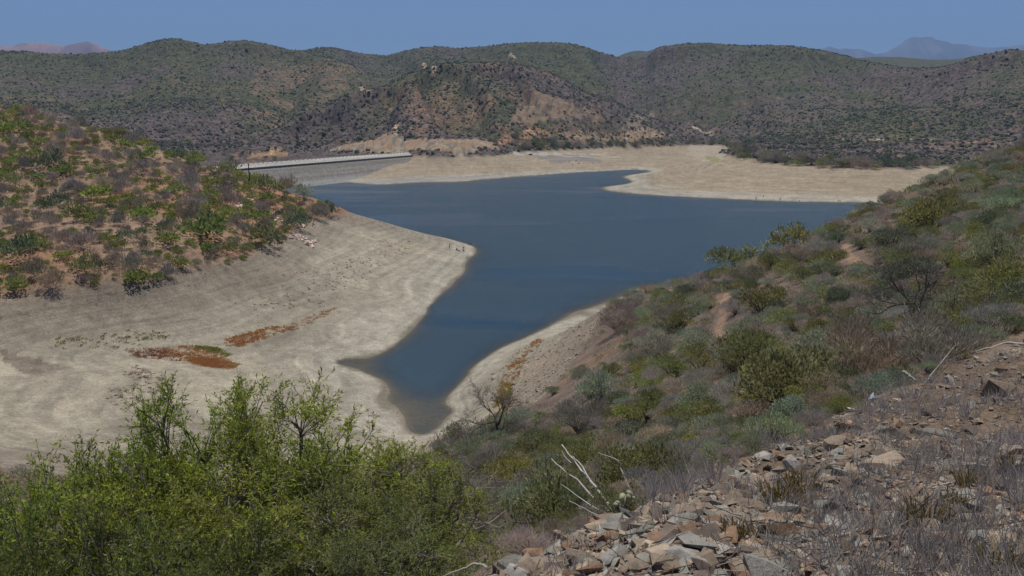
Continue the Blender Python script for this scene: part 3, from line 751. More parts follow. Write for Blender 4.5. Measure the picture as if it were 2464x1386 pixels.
SHRUB_WORDS = {'green': 'bright green succulent shrub', 'grey': 'grey twiggy shrub', 'olive': 'olive green shrub', 'dark': 'dark green shrub', 'sage': 'pale sage grey shrub', 'dry': 'dry brownish grey shrub', 'yellow': 'yellow green shrub'}
PLACED = []     # x, y, radius of every shrub standing
def shrub(kind, x, y, r, h=None, hi=False, label=None, group=None, sink=.04):
    z = float(height(np.array([x]), np.array([y]))[0]); rng = RNG
    v = int(rng.integers(0, 3 if hi else 5)); h = h or r * rng.uniform(.85, 1.15)
    me = HI[kind][v][0] if hi else LO[kind][v]
    o = mobj(SHRUB_NAME[kind], me)
    o.location = (x, y, z - sink * r); o.rotation_euler = (0, 0, rng.uniform(0, 6.28)); o.scale = (r, r, h)
    br = rng.uniform(.82, 1.18); o.color = (br * rng.uniform(.9, 1.12), br, br * rng.uniform(.85, 1.15), 1)
    tag(o, label, SHRUB_CAT[kind], group)
    if hi:
        st = mobj('stems', HI[kind][v][1], o)
    PLACED.append((x, y, r)); ALL_THINGS.append(o)
    return o
def clear(x, y, r, gap=.6):
    if not PLACED: return True
    a = np.array(PLACED); return bool((np.hypot(a[:, 0] - x, a[:, 1] - y) > (a[:, 2] + r) * gap).all())

# left hill: the ones that stand out (base pixel, width in pixels)
LEFT = [('dark', 45, 632, 105, 'largest dark round shrub at the left edge of the red slope'), ('green', 490, 572, 130, 'widest bright green shrub low on the red slope above the shore'),
        ('olive', 190, 535, 85, 'olive shrub with a bright green one beside its right foot'), ('green', 225, 535, 55, 'bright green shrub nestled at the right foot of an olive shrub'),
        ('dark', 303, 580, 48, 'dark egg shaped shrub alone on bare red soil'), ('dark', 400, 565, 60, 'dark shrub left of the widest bright green shrub'),
        ('grey', 455, 540, 70, 'grey twiggy shrub rising behind the widest bright green shrub'), ('green', 235, 480, 80, 'bright green shrub spreading below a grey one in mid slope'),
        ('grey', 250, 452, 45, 'grey shrub crowning a bright green one in mid slope'), ('grey', 280, 470, 32, 'slim grey shrub right of a bright green one in mid slope'),
        ('dark', 145, 492, 60, 'dark bluish shrub in the middle of the slope with red soil around'), ('green', 345, 525, 72, 'bright green shrub under a pair of grey shrubs in mid slope'),
        ('grey', 335, 505, 55, 'grey half of a twin shrub above a bright green one'), ('olive', 362, 510, 45, 'olive half of a twin shrub above a bright green one'),
        ('grey', 280, 543, 40, 'grey dome shaped shrub on bare red soil below two olive ones'), ('dark', 268, 510, 32, 'small dark shrub standing by a patch of white pebbles'),
        ('dark', 120, 410, 85, 'broad dark shrub high on the left slope'), ('green', 150, 420, 60, 'bright green shrub right below a broad dark one high on the slope'),
        ('green', 330, 680, 75, 'bright green shrub on the edge of the bank over the pale shore'), ('grey', 315, 655, 65, 'grey shrub behind a green one on the edge of the bank'),
        ('olive', 205, 655, 75, 'olive grey thicket shrub near the bank edge'), ('grey', 130, 690, 70, 'grey shrub touching the pale shore at lower left'),
        ('green', 40, 700, 80, 'bright green shrub in the lowest left corner of the slope'), ('dark', 235, 650, 50, 'dark shrub in the row above the pale shore'),
        ('grey', 90, 670, 70, 'grey shrub between two green ones near the lower left'), ('grey', 560, 600, 42, 'round grey green shrub low on the slope right of the widest green one'),
        ('green', 500, 605, 52, 'green shrub below the widest bright green shrub'), ('grey', 515, 612, 36, 'grey shrub mixed into a green one below the widest bright shrub'),
        ('dark', 502, 632, 24, 'small narrow dark green shrub on the bank edge'), ('olive', 628, 590, 95, 'big olive thicket left of the white stone pile'),
        ('dark', 660, 592, 60, 'dark shrub closest on the left to the white stone pile'), ('green', 632, 592, 30, 'small bright green shrub in front of the big olive thicket'),
        ('dark', 715, 552, 80, 'dark green spreading shrub above the white stone pile'), ('grey', 765, 528, 60, 'tall dark grey shrub at the end of the slope by the lake'),
        ('dark', 795, 515, 45, 'last shrub of the slope before the peninsula'), ('sage', 735, 480, 60, 'greenish grey shrub on the ridge against the water'),
        ('olive', 650, 470, 75, 'olive shrub on the ridge below the dam'), ('green', 640, 485, 50, 'bright green shrub below the olive one on the ridge'),
        ('green', 560, 530, 75, 'bright green patch of shrub among white stones'), ('grey', 575, 540, 45, 'grey shrub in the middle of the white stones'),
        ('grey', 455, 455, 60, 'dark grey shrub beside the upper white stones'), ('green', 510, 480, 65, 'bright green shrub right of the upper white stones'),
        ('grey', 540, 475, 50, 'grey shrub right of the upper white stones'), ('olive', 545, 425, 70, 'olive shrub on the skyline in front of the dam'), ('dark', 628, 452, 44, 'dark shrub just right of the utility pole foot')]
for kind, px, py, w, lab in LEFT:
    g = ground_at(px, py, 60, 420)
    if g is None: continue
    r = w / 2 * g[1] / F_PX * 1.08
    shrub(kind, g[0], g[1], r, h=r * {'green': 1.15, 'olive': 1.4, 'dark': 1.4, 'grey': 1.35, 'sage': 1.3}[kind], hi=False, label=lab, group='shrubs on the red slope left of the lake')
def left_zone(px, py):
    if py > 600 and px < 640: return 'in the row along the bank above the pale shore'
    if px > 560: return 'toward the end of the red slope near the lake'
    if py < 360: return 'on the upper part of the left slope'
    if px < 200: return 'on the far left of the red slope'
    return 'in the middle of the red slope left of the lake'
count = {}; rest_l = []; CAPL = {'green': 260, 'grey': 165, 'dark': 110, 'olive': 100}
N_ = 13000
spx = RNG.uniform(-60, 830, N_); spy = RNG.uniform(255, 725, N_)
gx, gy, gz = ground_many(spx, spy, 60, 420, 500)
ok = ~np.isnan(gy) & (gy > 120) & (gy < 345) & (gz > 12.3)
WL = np.clip(RNG.lognormal(3.08, .5, N_), 11, 72)
for i in sorted(np.nonzero(ok)[0], key=lambda q: -WL[q]):
    x, y, zb, px, py = gx[i], gy[i], gz[i], spx[i], spy[i]
    if lookup(SAND, np.array([x]), np.array([y]))[0] > .4: continue
    cl = float(fbm(np.array([x / 22]), np.array([y / 22]), 123, 3)[0])
    dens = .30 + .35 * (px > 400) + .45 * (py < 430)
    if RNG.random() > dens * (.15 + cl * 1.1): continue
    greeny = .40 + 1.0 * (cl - .5) + .12 * (px > 400)
    kind = 'green' if RNG.random() < greeny else RNG.choice(['grey', 'grey', 'grey', 'dark', 'olive'])
    w = float(WL[i]) * (.75 + .25 * smooth(300, 620, np.array(py)))
    r = w / 2 * y / F_PX * (1.15 if kind == 'green' else 1.0)
    if not clear(x, y, r, .70): continue
    if count.get(kind, 0) >= CAPL[kind]:
        PLACED.append((x, y, r)); rest_l.append((x, y, r, r * RNG.uniform(1.0, 1.4), TP[kind][RNG.integers(0, 4)])); continue
    lab = ('large ' if w > 45 else 'small ' if w < 22 else '') + SHRUB_WORDS[kind] + ' ' + left_zone(px, py)
    shrub(kind, x, y, r, h=r * RNG.uniform(.95, 1.25) if kind == 'green' else r * RNG.uniform(1.2, 1.6), label=lab, group='shrubs on the red slope left of the lake')
    count[kind] = count.get(kind, 0) + 1
if rest_l: tuft_mass('small_scrub', rest_l, 'smaller shrubs filling in between the larger ones on the red slope', LEAF, 'scrub')

# right slope: the ones that stand out
RIGHT = [('olive', 1840, 760, 150, 'yellowish olive shrub right of the footpath in mid slope'), ('dark', 2035, 740, 110, 'dark blackish green shrub left of the bare tree'),
         ('olive', 1760, 650, 130, 'olive shrub on the ridge over the blue water'), ('yellow', 1735, 650, 60, 'yellow green shrub where the ridge meets the water'),
         ('sage', 1830, 605, 90, 'pale silvery shrub on the ridge against the water'), ('olive', 1900, 600, 110, 'broad olive shrub on the ridge right of the silvery one'),
         ('yellow', 2075, 500, 60, 'yellow green shrub high on the ridge beside the far sand'), ('olive', 2190, 440, 85, 'dark olive shrub high on the ridge under the far bank'),
         ('olive', 2240, 560, 170, 'wide olive crowned shrub in the upper slope'), ('sage', 2400, 640, 160, 'pale sage shrub at the right edge of the slope'),
         ('yellow', 2410, 740, 190, 'large yellow green shrub at the right edge above the scree'), ('olive', 2310, 780, 130, 'olive shrub below the large yellow green one'),
         ('dark', 2200, 690, 170, 'dark twiggy shrub round the foot of the bare tree'), ('olive', 1900, 985, 330, 'very wide grey olive thicket right above the scree'),
         ('grey', 2080, 915, 260, 'grey thicket between the wide olive one and the bottle'), ('yellow', 2040, 985, 95, 'small bright yellow green shrub at the edge of the scree'),
         ('grey', 2250, 870, 250, 'bluish grey tangle of twigs under the bare tree'), ('olive', 1690, 905, 120, 'olive shrub beside the lower end of the footpath'),
         ('sage', 1660, 830, 90, 'sage shrub left of the footpath'), ('olive', 1640, 790, 85, 'olive shrub in mid slope left of the footpath'),
         ('grey', 1580, 840, 90, 'grey dark shrub left of the lower trail'), ('yellow', 1530, 905, 85, 'yellow green shrub below the lower trail'),
         ('sage', 1450, 960, 140, 'green grey shrub on the lower slope by the inlet'), ('olive', 1420, 960, 90, 'olive shrub nearest the stony bank of the inlet'),
         ('sage', 1700, 1000, 170, 'pale leafy shrub in the hollow left of the wide thicket'), ('olive', 1560, 1010, 150, 'olive shrub in the hollow below the lower trail'),
         ('grey', 1400, 1040, 150, 'purplish grey shrub in the hollow near the dead trees'), ('olive', 1290, 1100, 130, 'olive shrub under the crooked dead tree'),
         ('olive', 1530, 1180, 260, 'large yellowish olive shrub behind the bleached branches'), ('olive', 1330, 1270, 300, 'large yellowish olive shrub left of the bleached branches'),
         ('yellow', 1230, 1180, 170, 'yellow green shrub left of the bleached branches'), ('grey', 1160, 1150, 150, 'dark grey shrub behind the leafy green trees'),
         ('olive', 1180, 1290, 210, 'olive shrub at the right foot of the leafy green trees'), ('dry', 1650, 1130, 190, 'purplish dry thicket along the scree edge'),
         ('dry', 1280, 1340, 170, 'grey dry bush between trees and scree'), ('yellow', 1790, 1080, 95, 'small green shrub on the scree edge below the wide thicket'),
         ('sage', 1720, 1110, 110, 'grey green leafy shrub on the scree edge'), ('olive', 1420, 1130, 150, 'olive shrub behind the tip of the bleached branches'),
         ('sage', 1980, 880, 190, 'grey green shrub in the wide thicket'), ('olive', 1800, 890, 190, 'olive brown shrub above the wide thicket')]
for kind, px, py, w, lab in RIGHT:
    g = ground_at(px, py, 3.0, 300)
    if g is None: continue
    r = w / 2 * g[1] / F_PX * 1.05
    shrub(kind, g[0], g[1], r, h=r * RNG.uniform(1.05, 1.35), hi=g[1] < 130, label=lab, group='shrubs on the slope right of the lake')
def right_zone(px, py, d):
    if d > 135: return 'along the ridge line against the lake'
    if d < 22: return 'just below the edge of the scree'
    if px > 2150: return 'at the right edge of the near slope'
    if px < 1480: return 'on the lower slope near the inlet'
    if 1600 < px < 1800 and py < 900: return 'beside the footpath on the right slope'
    if d < 60: return 'in the hollow below the scree'
    return 'in the middle of the right slope'
rc = {}; rest_r = []; CAPR = {'dry': 250, 'grey': 115, 'olive': 165, 'sage': 240, 'dark': 130, 'yellow': 150}
N_ = 13000
spx = RNG.uniform(1050, 2560, N_); spy = RNG.uniform(330, 1300, N_)
keep = spy < 1386 - (spx - 1190) * .46 - 8; spx, spy = spx[keep], spy[keep]
gx, gy, gz = ground_many(spx, spy, 4, 260, 600)
ok = ~np.isnan(gy) & (gz > 4) & (gy < 235)
WR = np.clip(RNG.lognormal(3.82, .42, len(spx)), 20, 135)
for i in sorted(np.nonzero(ok)[0], key=lambda q: -WR[q]):
    x, y, zb, px, py = gx[i], gy[i], gz[i], spx[i], spy[i]; dep = y
    if zb < .5 or lookup(SAND, np.array([x]), np.array([y]))[0] > .45 or lookup(PATHX, np.array([x]), np.array([y]))[0] > .12: continue
    if px < 1490 and 760 < py < 1005 and RNG.random() < .9: continue
    f = RNG.random(); cl = float(fbm(np.array([x / 15]), np.array([y / 15]), 222, 3)[0])
    if f < .25: kind = 'dry'
    elif f < .42: kind = 'grey'
    elif f < .64 + (cl - .5) * .4: kind = 'olive'
    elif f < .84: kind = 'sage'
    elif f < .94: kind = 'dark'
    else: kind = 'yellow'
    w = float(WR[i]) * (.75 if kind == 'dry' else 1) * (1 + .5 * (dep < 35))
    if dep > 120: w = min(w, 62) * .85
    r = w / 2 * dep / F_PX
    if not clear(x, y, r, .47): continue
    if rc.get(kind, 0) >= CAPR[kind]:
        PLACED.append((x, y, r)); rest_r.append((x, y, r, r * RNG.uniform(1.0, 1.3), TP[kind][RNG.integers(0, 4)])); continue
    lab = ('large ' if w > 75 else 'small ' if w < 40 else '') + SHRUB_WORDS[kind] + ' ' + right_zone(px, py, dep)
    shrub(kind, x, y, r, h=r * RNG.uniform(.85, 1.2), hi=w > 34, label=lab, group='shrubs on the slope right of the lake')
    rc[kind] = rc.get(kind, 0) + 1
if rest_r: tuft_mass('small_scrub', rest_r, 'smaller shrubs filling in between the larger ones on the slope right of the lake', LEAF, 'scrub')

# shore thickets on the far banks
fb = 0
def bank(pts, n, rmin, rmax, words, jit=6):
    global fb
    p = np.array(pts, float); s = np.linspace(0, len(p) - 1, n)
    for t in s:
        px = np.interp(t, range(len(p)), p[:, 0]) + RNG.normal() * 5; py = np.interp(t, range(len(p)), p[:, 1]) - abs(RNG.normal()) * jit
        g = ground_at(px, py, 200, 1500)
        if g is None: continue
        kind = RNG.choice(['dark', 'dark', 'grey', 'olive']); r = RNG.uniform(rmin, rmax)
        o = shrub(kind, g[0], g[1], r, h=r * RNG.uniform(1.0, 1.45), label=words, group='thickets along the far shore')
        o.name = 'shoreline_bush'; o['category'] = 'bush'
        fb += 1
bank([(1772, 366), (1790, 384), (1850, 394), (1900, 398), (1990, 404), (2060, 408), (2150, 408), (2250, 405)], 54, 4.4, 6.8, 'dark bush in the thicket edging the far right sand', 8)
bank([(1232, 362), (1300, 360), (1340, 360)], 18, 3.6, 6.2, 'dark bush clumped left of the far grey flat below the quarry', 12)
bank([(1350, 360), (1430, 356), (1510, 352), (1600, 350), (1700, 349), (1760, 352)], 34, 3.2, 5.6, 'grey bush in the row along the head of the lake', 7)
bank([(560, 388), (600, 386), (660, 385)], 5, 2.4, 3.6, 'dark bush on the slope behind the dam crest', 8)

# the countless rest: scrub on the far hills as one mass of small domes
def scrub_mass(name, n, sampler, label, mat):
    x, y, r, h, c = sampler(n); n = len(x); z = height(x, y)
    k = 6; th = np.linspace(0, 2 * math.pi, k, endpoint=False)[None] + RNG.uniform(0, 6.28, n)[:, None]
    j1 = RNG.uniform(.7, 1.3, (n, k)); j2 = RNG.uniform(.45, 1.1, (n, k))
    ring0 = np.stack([x[:, None] + r[:, None] * j1 * np.cos(th), y[:, None] + r[:, None] * j1 * np.sin(th), np.repeat((z - .25 * h)[:, None], k, 1)], -1)
    ring1 = np.stack([x[:, None] + r[:, None] * .85 * j2 * np.cos(th + .4), y[:, None] + r[:, None] * .85 * j2 * np.sin(th + .4), z[:, None] + h[:, None] * RNG.uniform(.45, .95, (n, k))], -1)
    top = np.stack([x + RNG.normal(size=n) * r * .2, y + RNG.normal(size=n) * r * .2, z + h * RNG.uniform(.85, 1.15, n)], -1)[:, None]
    co = np.concatenate([ring0, ring1, top], 1)
    base = np.arange(n)[:, None, None] * (2 * k + 1)
    i = np.arange(k); nx = (i + 1) % k
    q = np.stack([i, nx, k + nx, k + i], -1)[None] + base
    t = np.stack([k + i, k + nx, np.full(k, 2 * k)], -1)[None] + base
    col = np.repeat(c[:, None], 2 * k + 1, 1) * RNG.uniform(.75, 1.25, (n, 2 * k + 1, 1))
    me = build_mesh(name, co, q.reshape(-1, 4), t.reshape(-1, 3), (mat,), col.reshape(-1, 3), True)
    tag(mobj(name, me), label, 'scrub', None, 'stuff')
def far_sampler(n):
    u = RNG.uniform(math.radians(-35), math.radians(35), n); r_ = np.sqrt(RNG.uniform(440 ** 2, 2000 ** 2, n))
    near = RNG.random(n) < .33; r_[near] = RNG.uniform(440, 1100, near.sum())
    x, y = r_ * np.sin(u), r_ * np.cos(u)
    zb = lookup(ZB, x, y); bare_ = np.maximum.reduce([lookup(cut, x, y), lookup(quarry, x, y) * .8, (lookup(SAND, x, y) > .3) * 1.0])
    f = fbm(x / 45, y / 45, 5, 4); keep = (zb > 13.5) & (RNG.random(n) > bare_ * 1.1) & (RNG.random(n) < .35 + f)
    behind = ((x - _dl[0][0]) * _dam_n[0] + (y - _dl[0][1]) * _dam_n[1] < 2) & (r_ < 700) & (u < -.05); keep &= ~(behind & (zb < 18))
    x, y, r_ = x[keep], y[keep], r_[keep]; m = len(x)
    g3 = fbm(x / 130, y / 130, 71, 4); t = smooth(.40, .60, g3 + .10 * smooth(900, 1400, r_) + RNG.normal(size=m) * .10)
    c = mix(np.broadcast_to(C(.095, .085, .076), (m, 3)), C(.078, .096, .042), t)
    yel = RNG.random(m) < .10; c[yel] = C(.12, .14, .035)
    dk = RNG.random(m) < .25; c[dk] = C(.035, .046, .026)
    c = c * RNG.uniform(.75, 1.25, (m, 1))
    r = np.clip(RNG.lognormal(-.05, .42, m), .45, 2.6); return x, y, r, r * RNG.uniform(.7, 1.15, m), c
scrub_mass('hill_scrub', 95000, far_sampler, 'countless small shrubs dotting the far hills', LEAF)

# low ground cover between the shrubs of the near slopes: too much to count, one mass each
def edge_y(px): return 1386 - (px - 1190) * .46
def gather(n, xr, yr, drange, accept, kinds, wpx):
    px = RNG.uniform(*xr, n); py = RNG.uniform(*yr, n)
    x, y, z = ground_many(px, py, drange[0], drange[1], 500)
    hit = ~np.isnan(y); px, py, x, y, z = px[hit], py[hit], x[hit], y[hit], z[hit]
    ok = accept(x, y, z, px, py, y); pts = []
    for i in np.nonzero(ok)[0]:
        k = kinds[RNG.integers(0, len(kinds))]; r = RNG.uniform(*wpx) / 2 * y[i] / F_PX
        pts.append((x[i], y[i], r, r * RNG.uniform(.6, 1.1), TP[k][RNG.integers(0, 4)]))
    return pts
right_ok = lambda x, y, z, px, py, r: (lookup(SAND, x, y) < .45) & (lookup(PATHX, x, y) < .3) & (z > 4) & (py < edge_y(px) - 4) & (px > 1040) & (RNG.random(len(x)) < .25 + 1.2 * fbm(x / 8, y / 8, 55, 3)) & ~((px > 1180) & (px < 1480) & (py < 985) & (py > 760) & (RNG.random(len(x)) < .85))
tuft_mass('undergrowth', gather(7000, (1040, 2560), (330, 1386), (5, 240), right_ok, ['dry', 'dry', 'dry', 'grey', 'grey', 'sage', 'olive', 'yellow'], (16, 48)), 'low dry tufts covering the slope between the shrubs right of the lake', TWIGGY)
left_ok = lambda x, y, z, px, py, r: (lookup(SAND, x, y) < .55) & (z > 11.5) & (px > -80) & (RNG.random(len(x)) < .1 + 1.0 * fbm(x / 10, y / 10, 57, 3))
tuft_mass('dwarf_scrub', gather(2600, (-60, 830), (255, 730), (60, 350), left_ok, ['grey', 'grey', 'dry', 'olive', 'green'], (5, 16)), 'tiny bushes dotting the red slope left of the lake', TWIGGY)
foot_ok = lambda x, y, z, px, py, r: (lookup(SAND, x, y) > .3) & (z > 10.3) & (RNG.random(len(x)) < 1.3 * fbm(x / 6, y / 6, 58, 3) - .2)
tuft_mass('dead_brush', gather(1600, (-60, 830), (520, 780), (60, 350), foot_ok, ['dry', 'grey', 'dry'], (5, 15)), 'grey dead brush stranded along the old waterline below the red slope', TWIGGY)
near_left_ok = lambda x, y, z, px, py, r: (lookup(SAND, x, y) < .6) & (px < 1250)
tuft_mass('slope_scrub', gather(2200, (-60, 1250), (1060, 1500), (6, 100), near_left_ok, ['grey', 'olive', 'sage', 'dry'], (30, 80)), 'low scrub on the steep slope beneath the leafy green trees', TWIGGY)

# plants on the exposed lake floor
def floor_plants(name, regions, label):
    cos, cols = [], []
    for poly, n, c1, c2, hgt, rad in regions:
        w = pixline(poly); lo, hi = w.min(0), w.max(0); got = 0; guard = 0
        while got < n and guard < n * 40:
            guard += 1
            x, y = RNG.uniform(lo[0], hi[0]), RNG.uniform(lo[1], hi[1]); ins = False; j = len(w) - 1
            for i in range(len(w)):
                if ((w[i][1] > y) != (w[j][1] > y)) and x < (w[j][0] - w[i][0]) * (y - w[i][1]) / (w[j][1] - w[i][1] + 1e-9) + w[i][0]: ins = not ins
                j = i
            if not ins or RNG.random() > .15 + 1.5 * (fbm(np.array([x / 4]), np.array([y / 4]), 66, 3)[0] - .22): continue
            got += 1; m = 16; z = height(np.array([x]), np.array([y]))[0]; rr = rad * RNG.uniform(.5, 1.5)
            d = rdir(m, RNG); d[:, 2] = np.abs(d[:, 2]) + .4
            c = np.stack([x + d[:, 0] * rr * RNG.random(m), y + d[:, 1] * rr * RNG.random(m), np.full(m, z)], 1)
            t = RNG.random(); b = Buf(); b.leaves(c, d, rdir(m, RNG), hgt * RNG.uniform(.6, 1.3, m), hgt * .3, np.tile((np.array(c1) * (1 - t) + np.array(c2) * t) * RNG.uniform(.8, 1.2), (m, 1)))
            cos += b.co; cols += b.c
    co = np.concatenate(cos)
    me = build_mesh(name, co, quads=np.arange(len(co)).reshape(-1, 4), mats=(LEAF,), col=np.concatenate(cols))
    tag(mobj(name, me), label, 'ground cover', None, 'stuff')
RED, ORG, GRN, OLV = (.46, .20, .10), (.56, .31, .09), (.2, .28, .05), (.38, .30, .08)
floor_plants('red_ground_cover', [
    ([(385, 845), (440, 833), (510, 842), (555, 862), (560, 882), (520, 886), (440, 868), (390, 858)], 620, ORG, RED, .26, .6),
    ([(440, 858), (520, 866), (580, 878), (560, 890), (470, 880)], 420, RED, ORG, .24, .6),
    ([(455, 832), (525, 838), (555, 856), (548, 860), (490, 842)], 90, GRN, OLV, .4, .4),
    ([(300, 840), (420, 838), (440, 870), (330, 862)], 170, RED, (.2, .08, .05), .3, .5),
    ([(540, 820), (680, 782), (700, 795), (600, 832), (540, 842)], 200, ORG, RED, .4, .5),
    ([(680, 790), (800, 735), (810, 745), (700, 800)], 60, ORG, RED, .35, .5),
    ([(240, 960), (330, 880), (400, 910), (380, 1000), (300, 990)], 170, (.17, .07, .055), (.2, .09, .07), .22, .45),
    ([(120, 815), (330, 790), (420, 810), (300, 840), (140, 840)], 70, (.13, .16, .09), OLV, .4, .6),
    ([(500, 770), (760, 640), (900, 610), (940, 640), (760, 740)], 120, (.16, .13, .07), (.24, .11, .05), .3, .4),
    ([(900, 580), (1000, 575), (980, 620), (900, 620)], 60, ORG, (.2, .15, .06), .3, .4)], 'red and orange succulent plants carpeting the dry lake floor')
floor_plants('orange_ground_cover', [
    ([(1235, 870), (1270, 850), (1255, 900), (1225, 930), (1205, 925)], 120, RED, ORG, .3, .3),
    ([(1205, 915), (1230, 925), (1235, 975), (1200, 1010), (1190, 980)], 170, GRN, ORG, .4, .35),
    ([(1240, 850), (1300, 815), (1310, 830), (1260, 860)], 60, ORG, RED, .3, .3)], 'orange and green succulent plants along the right bank of the inlet')

# ------------------------------------------------------------------ stones
import bmesh
def hull_mesh(name, seed, scale, mat, n=18, tint=(1, 1, 1), cut=1.0):
    rng = np.random.default_rng(seed); bm = bmesh.new()
    for p in rng.uniform(-1, 1, (n, 3)):
        if n < 14:
            k_ = int(np.argmax(np.abs(p))); p[k_] = math.copysign(1, p[k_]) * rng.uniform(.85, 1)
        else: p = p / max(1e-6, (np.abs(p) ** 4).sum() ** (1 / 4)) * rng.uniform(.85, 1)
        bm.verts.new((p * np.array(scale)).tolist())
    r = bmesh.ops.convex_hull(bm, input=bm.verts)
    bmesh.ops.delete(bm, geom=[g for g in r['geom_interior'] if isinstance(g, bmesh.types.BMVert)], context='VERTS')
    bmesh.ops.dissolve_limit(bm, angle_limit=math.radians(14), verts=bm.verts, edges=bm.edges)
    bmesh.ops.triangulate(bm, faces=bm.faces)
    me = bpy.data.meshes.new(name); bm.to_mesh(me); bm.free()
    me.materials.append(mat)
    a = me.color_attributes.new('tint', 'FLOAT_COLOR', 'POINT')
    a.data.foreach_set('color', np.tile([*tint, 1], len(me.vertices)).astype(np.float32).ravel())
    return me
ROCKS = [hull_mesh('rock', 300 + i, (1, RNG.uniform(.5, .85), RNG.uniform(.22, .6)), ROCK, int(RNG.integers(8, 13))) for i in range(16)]
ROCK_COL = {'rusty orange': (.26, .165, .105), 'tan': (.33, .26, .19), 'grey green': (.235, .225, .19), 'dark brown': (.175, .135, .11), 'pale grey': (.315, .295, .26), 'brown': (.25, .195, .145)}
def rock(x, y, size, colname, label, group, mesh=None, rot=None, sink=.25, name='rock', scale=None, z=None):
    o = mobj(name, mesh or ROCKS[int(RNG.integers(0, 16))])
    if z is None: z = float(height(np.array([x]), np.array([y]))[0])
    o.location = (x, y, z + size * (.30 - sink)); o.scale = scale or (size, size, size)
    o.rotation_euler = rot or (RNG.normal() * .35, RNG.normal() * .35, RNG.uniform(0, 6.28))
    br = RNG.uniform(.85, 1.15); o.color = (*[c * br for c in ROCK_COL[colname]], 1)
    return tag(o, label, 'rock', group)
# big ones, each placed where it lies
BIG = [(2130, 1130, .52, (1.3, .85, .62), 'tan', 'largest tan layered slab jutting from the scree'), (2400, 950, .55, (1.2, .9, .95), 'brown', 'big brown boulder with a dark shaded face at the right edge'),
       (1812, 1228, .18, (1.2, .8, .55), 'brown', 'flat sided brown slab standing alone in mid scree'), (1875, 1240, .12, (1, .8, .9), 'dark brown', 'dark wedge rock at the right side of the brown slab'),
       (1990, 1165, .17, (1.3, .7, .5), 'brown', 'brown rock lying in the dark gap left of the large tan slab'), (2010, 1075, .20, (1.1, .9, .7), 'tan', 'square tan block on the upper scree'),
       (1820, 1372, .16, (2.0, .9, .5), 'tan', 'long flat tan slab at the bottom of the scree'), (1640, 1262, .15, (1.5, .7, .5), 'grey green', 'grey slab casting a dark shadow in mid scree'),
       (2185, 1230, .15, (.9, .7, .3), 'tan', 'thin tan slab leaning below the large tan slab'), (2345, 1255, .16, (1.4, .6, .35), 'tan', 'slanted tan slab among dry grass on the right'),
       (2355, 1300, .10, (1, .9, .8), 'pale grey', 'pale grey rock resting on brown soil at lower right'), (2415, 1345, .14, (.8, 1.2, .5), 'brown', 'upright brown slab at the lower right corner'),
       (2440, 1095, .16, (1, .7, .6), 'tan', 'tan rock half hidden by tall dry grass at the right edge'), (1290, 1345, .17, (1, .8, .6), 'rusty orange', 'rusty orange rock at the lower left end of the scree'),
       (1310, 1372, .17, (1.2, .8, .5), 'tan', 'tan slab with a dark crack at the bottom left of the scree'), (1400, 1355, .14, (1.1, .8, .6), 'grey green', 'grey green rock with dry grass behind at the scree bottom'),
       (1230, 1378, .17, (1, .8, .7), 'grey green', 'grey rock at the very left end of the scree'), (1340, 1300, .10, (.6, .5, 1.1), 'tan', 'upright pointed tan stone beside the leafy bush'),
       (1460, 1300, .14, (1.1, .8, .5), 'rusty orange', 'orange stained rock in the lower scree'), (1950, 1010, .16, (1.2, .8, .5), 'grey green', 'pale grey green slab at the upper edge of the scree'),
       (2250, 1050, .22, (1.8, .8, .4), 'grey green', 'long low ledge above the large tan slab'), (2200, 1040, .12, (.8, .7, .8), 'brown', 'brown block at the left end of the long ledge')]
for i, (px, py, sz, prop, colr, lab) in enumerate(BIG):
    g = ground_at(px, py, 2.0, 40)
    if g is None: continue
    sz *= .38 if sz > .3 else .58
    rock(g[0], g[1], sz, colr, lab, None, hull_mesh('boulder', 700 + i, (prop[0], prop[1], prop[2]), ROCK, 26), rot=(RNG.normal() * .12, RNG.normal() * .12 - .1, RNG.uniform(-.5, .5)), sink=.1, name='boulder' if sz > .16 else 'rock')
def scree_zone(px, py):
    if px > 2150: return 'among the dry grass on the right of the scree'
    if py > 1290: return 'near the bottom of the scree'
    if px < 1650: return 'on the lower left part of the scree'
    if py < 1110: return 'along the upper edge of the scree'
    return 'in the middle of the scree'
cand = []
while len(cand) < 278:
    u = math.radians(RNG.uniform(-4, 33)); r_ = math.exp(RNG.uniform(math.log(3.2), math.log(15)))
    x, y = r_ * math.sin(u), r_ * math.cos(u); z = float(height(np.array([x]), np.array([y]))[0])
    px, py, dep = project(x, y, z)
    if py < edge_y(px) + 6 or py > 1420 or px > 2500: continue
    if RNG.random() > (.95 if px < 1800 else .55 if px < 2100 else .3): continue
    sz = float(np.clip(RNG.lognormal(-2.68, .45), .042, .18)) * (.75 + .3 * min(1, r_ / 8))
    if any((x - a) ** 2 + (y - b) ** 2 < (.7 * (sz + c)) ** 2 for a, b, c in cand): continue
    cand.append((x, y, sz))
    colr = RNG.choice(list(ROCK_COL), p=[.2, .24, .2, .1, .11, .15])
    rock(x, y, sz, colr, colr + ' angular rock ' + scree_zone(px, py), 'loose rocks on the scree')
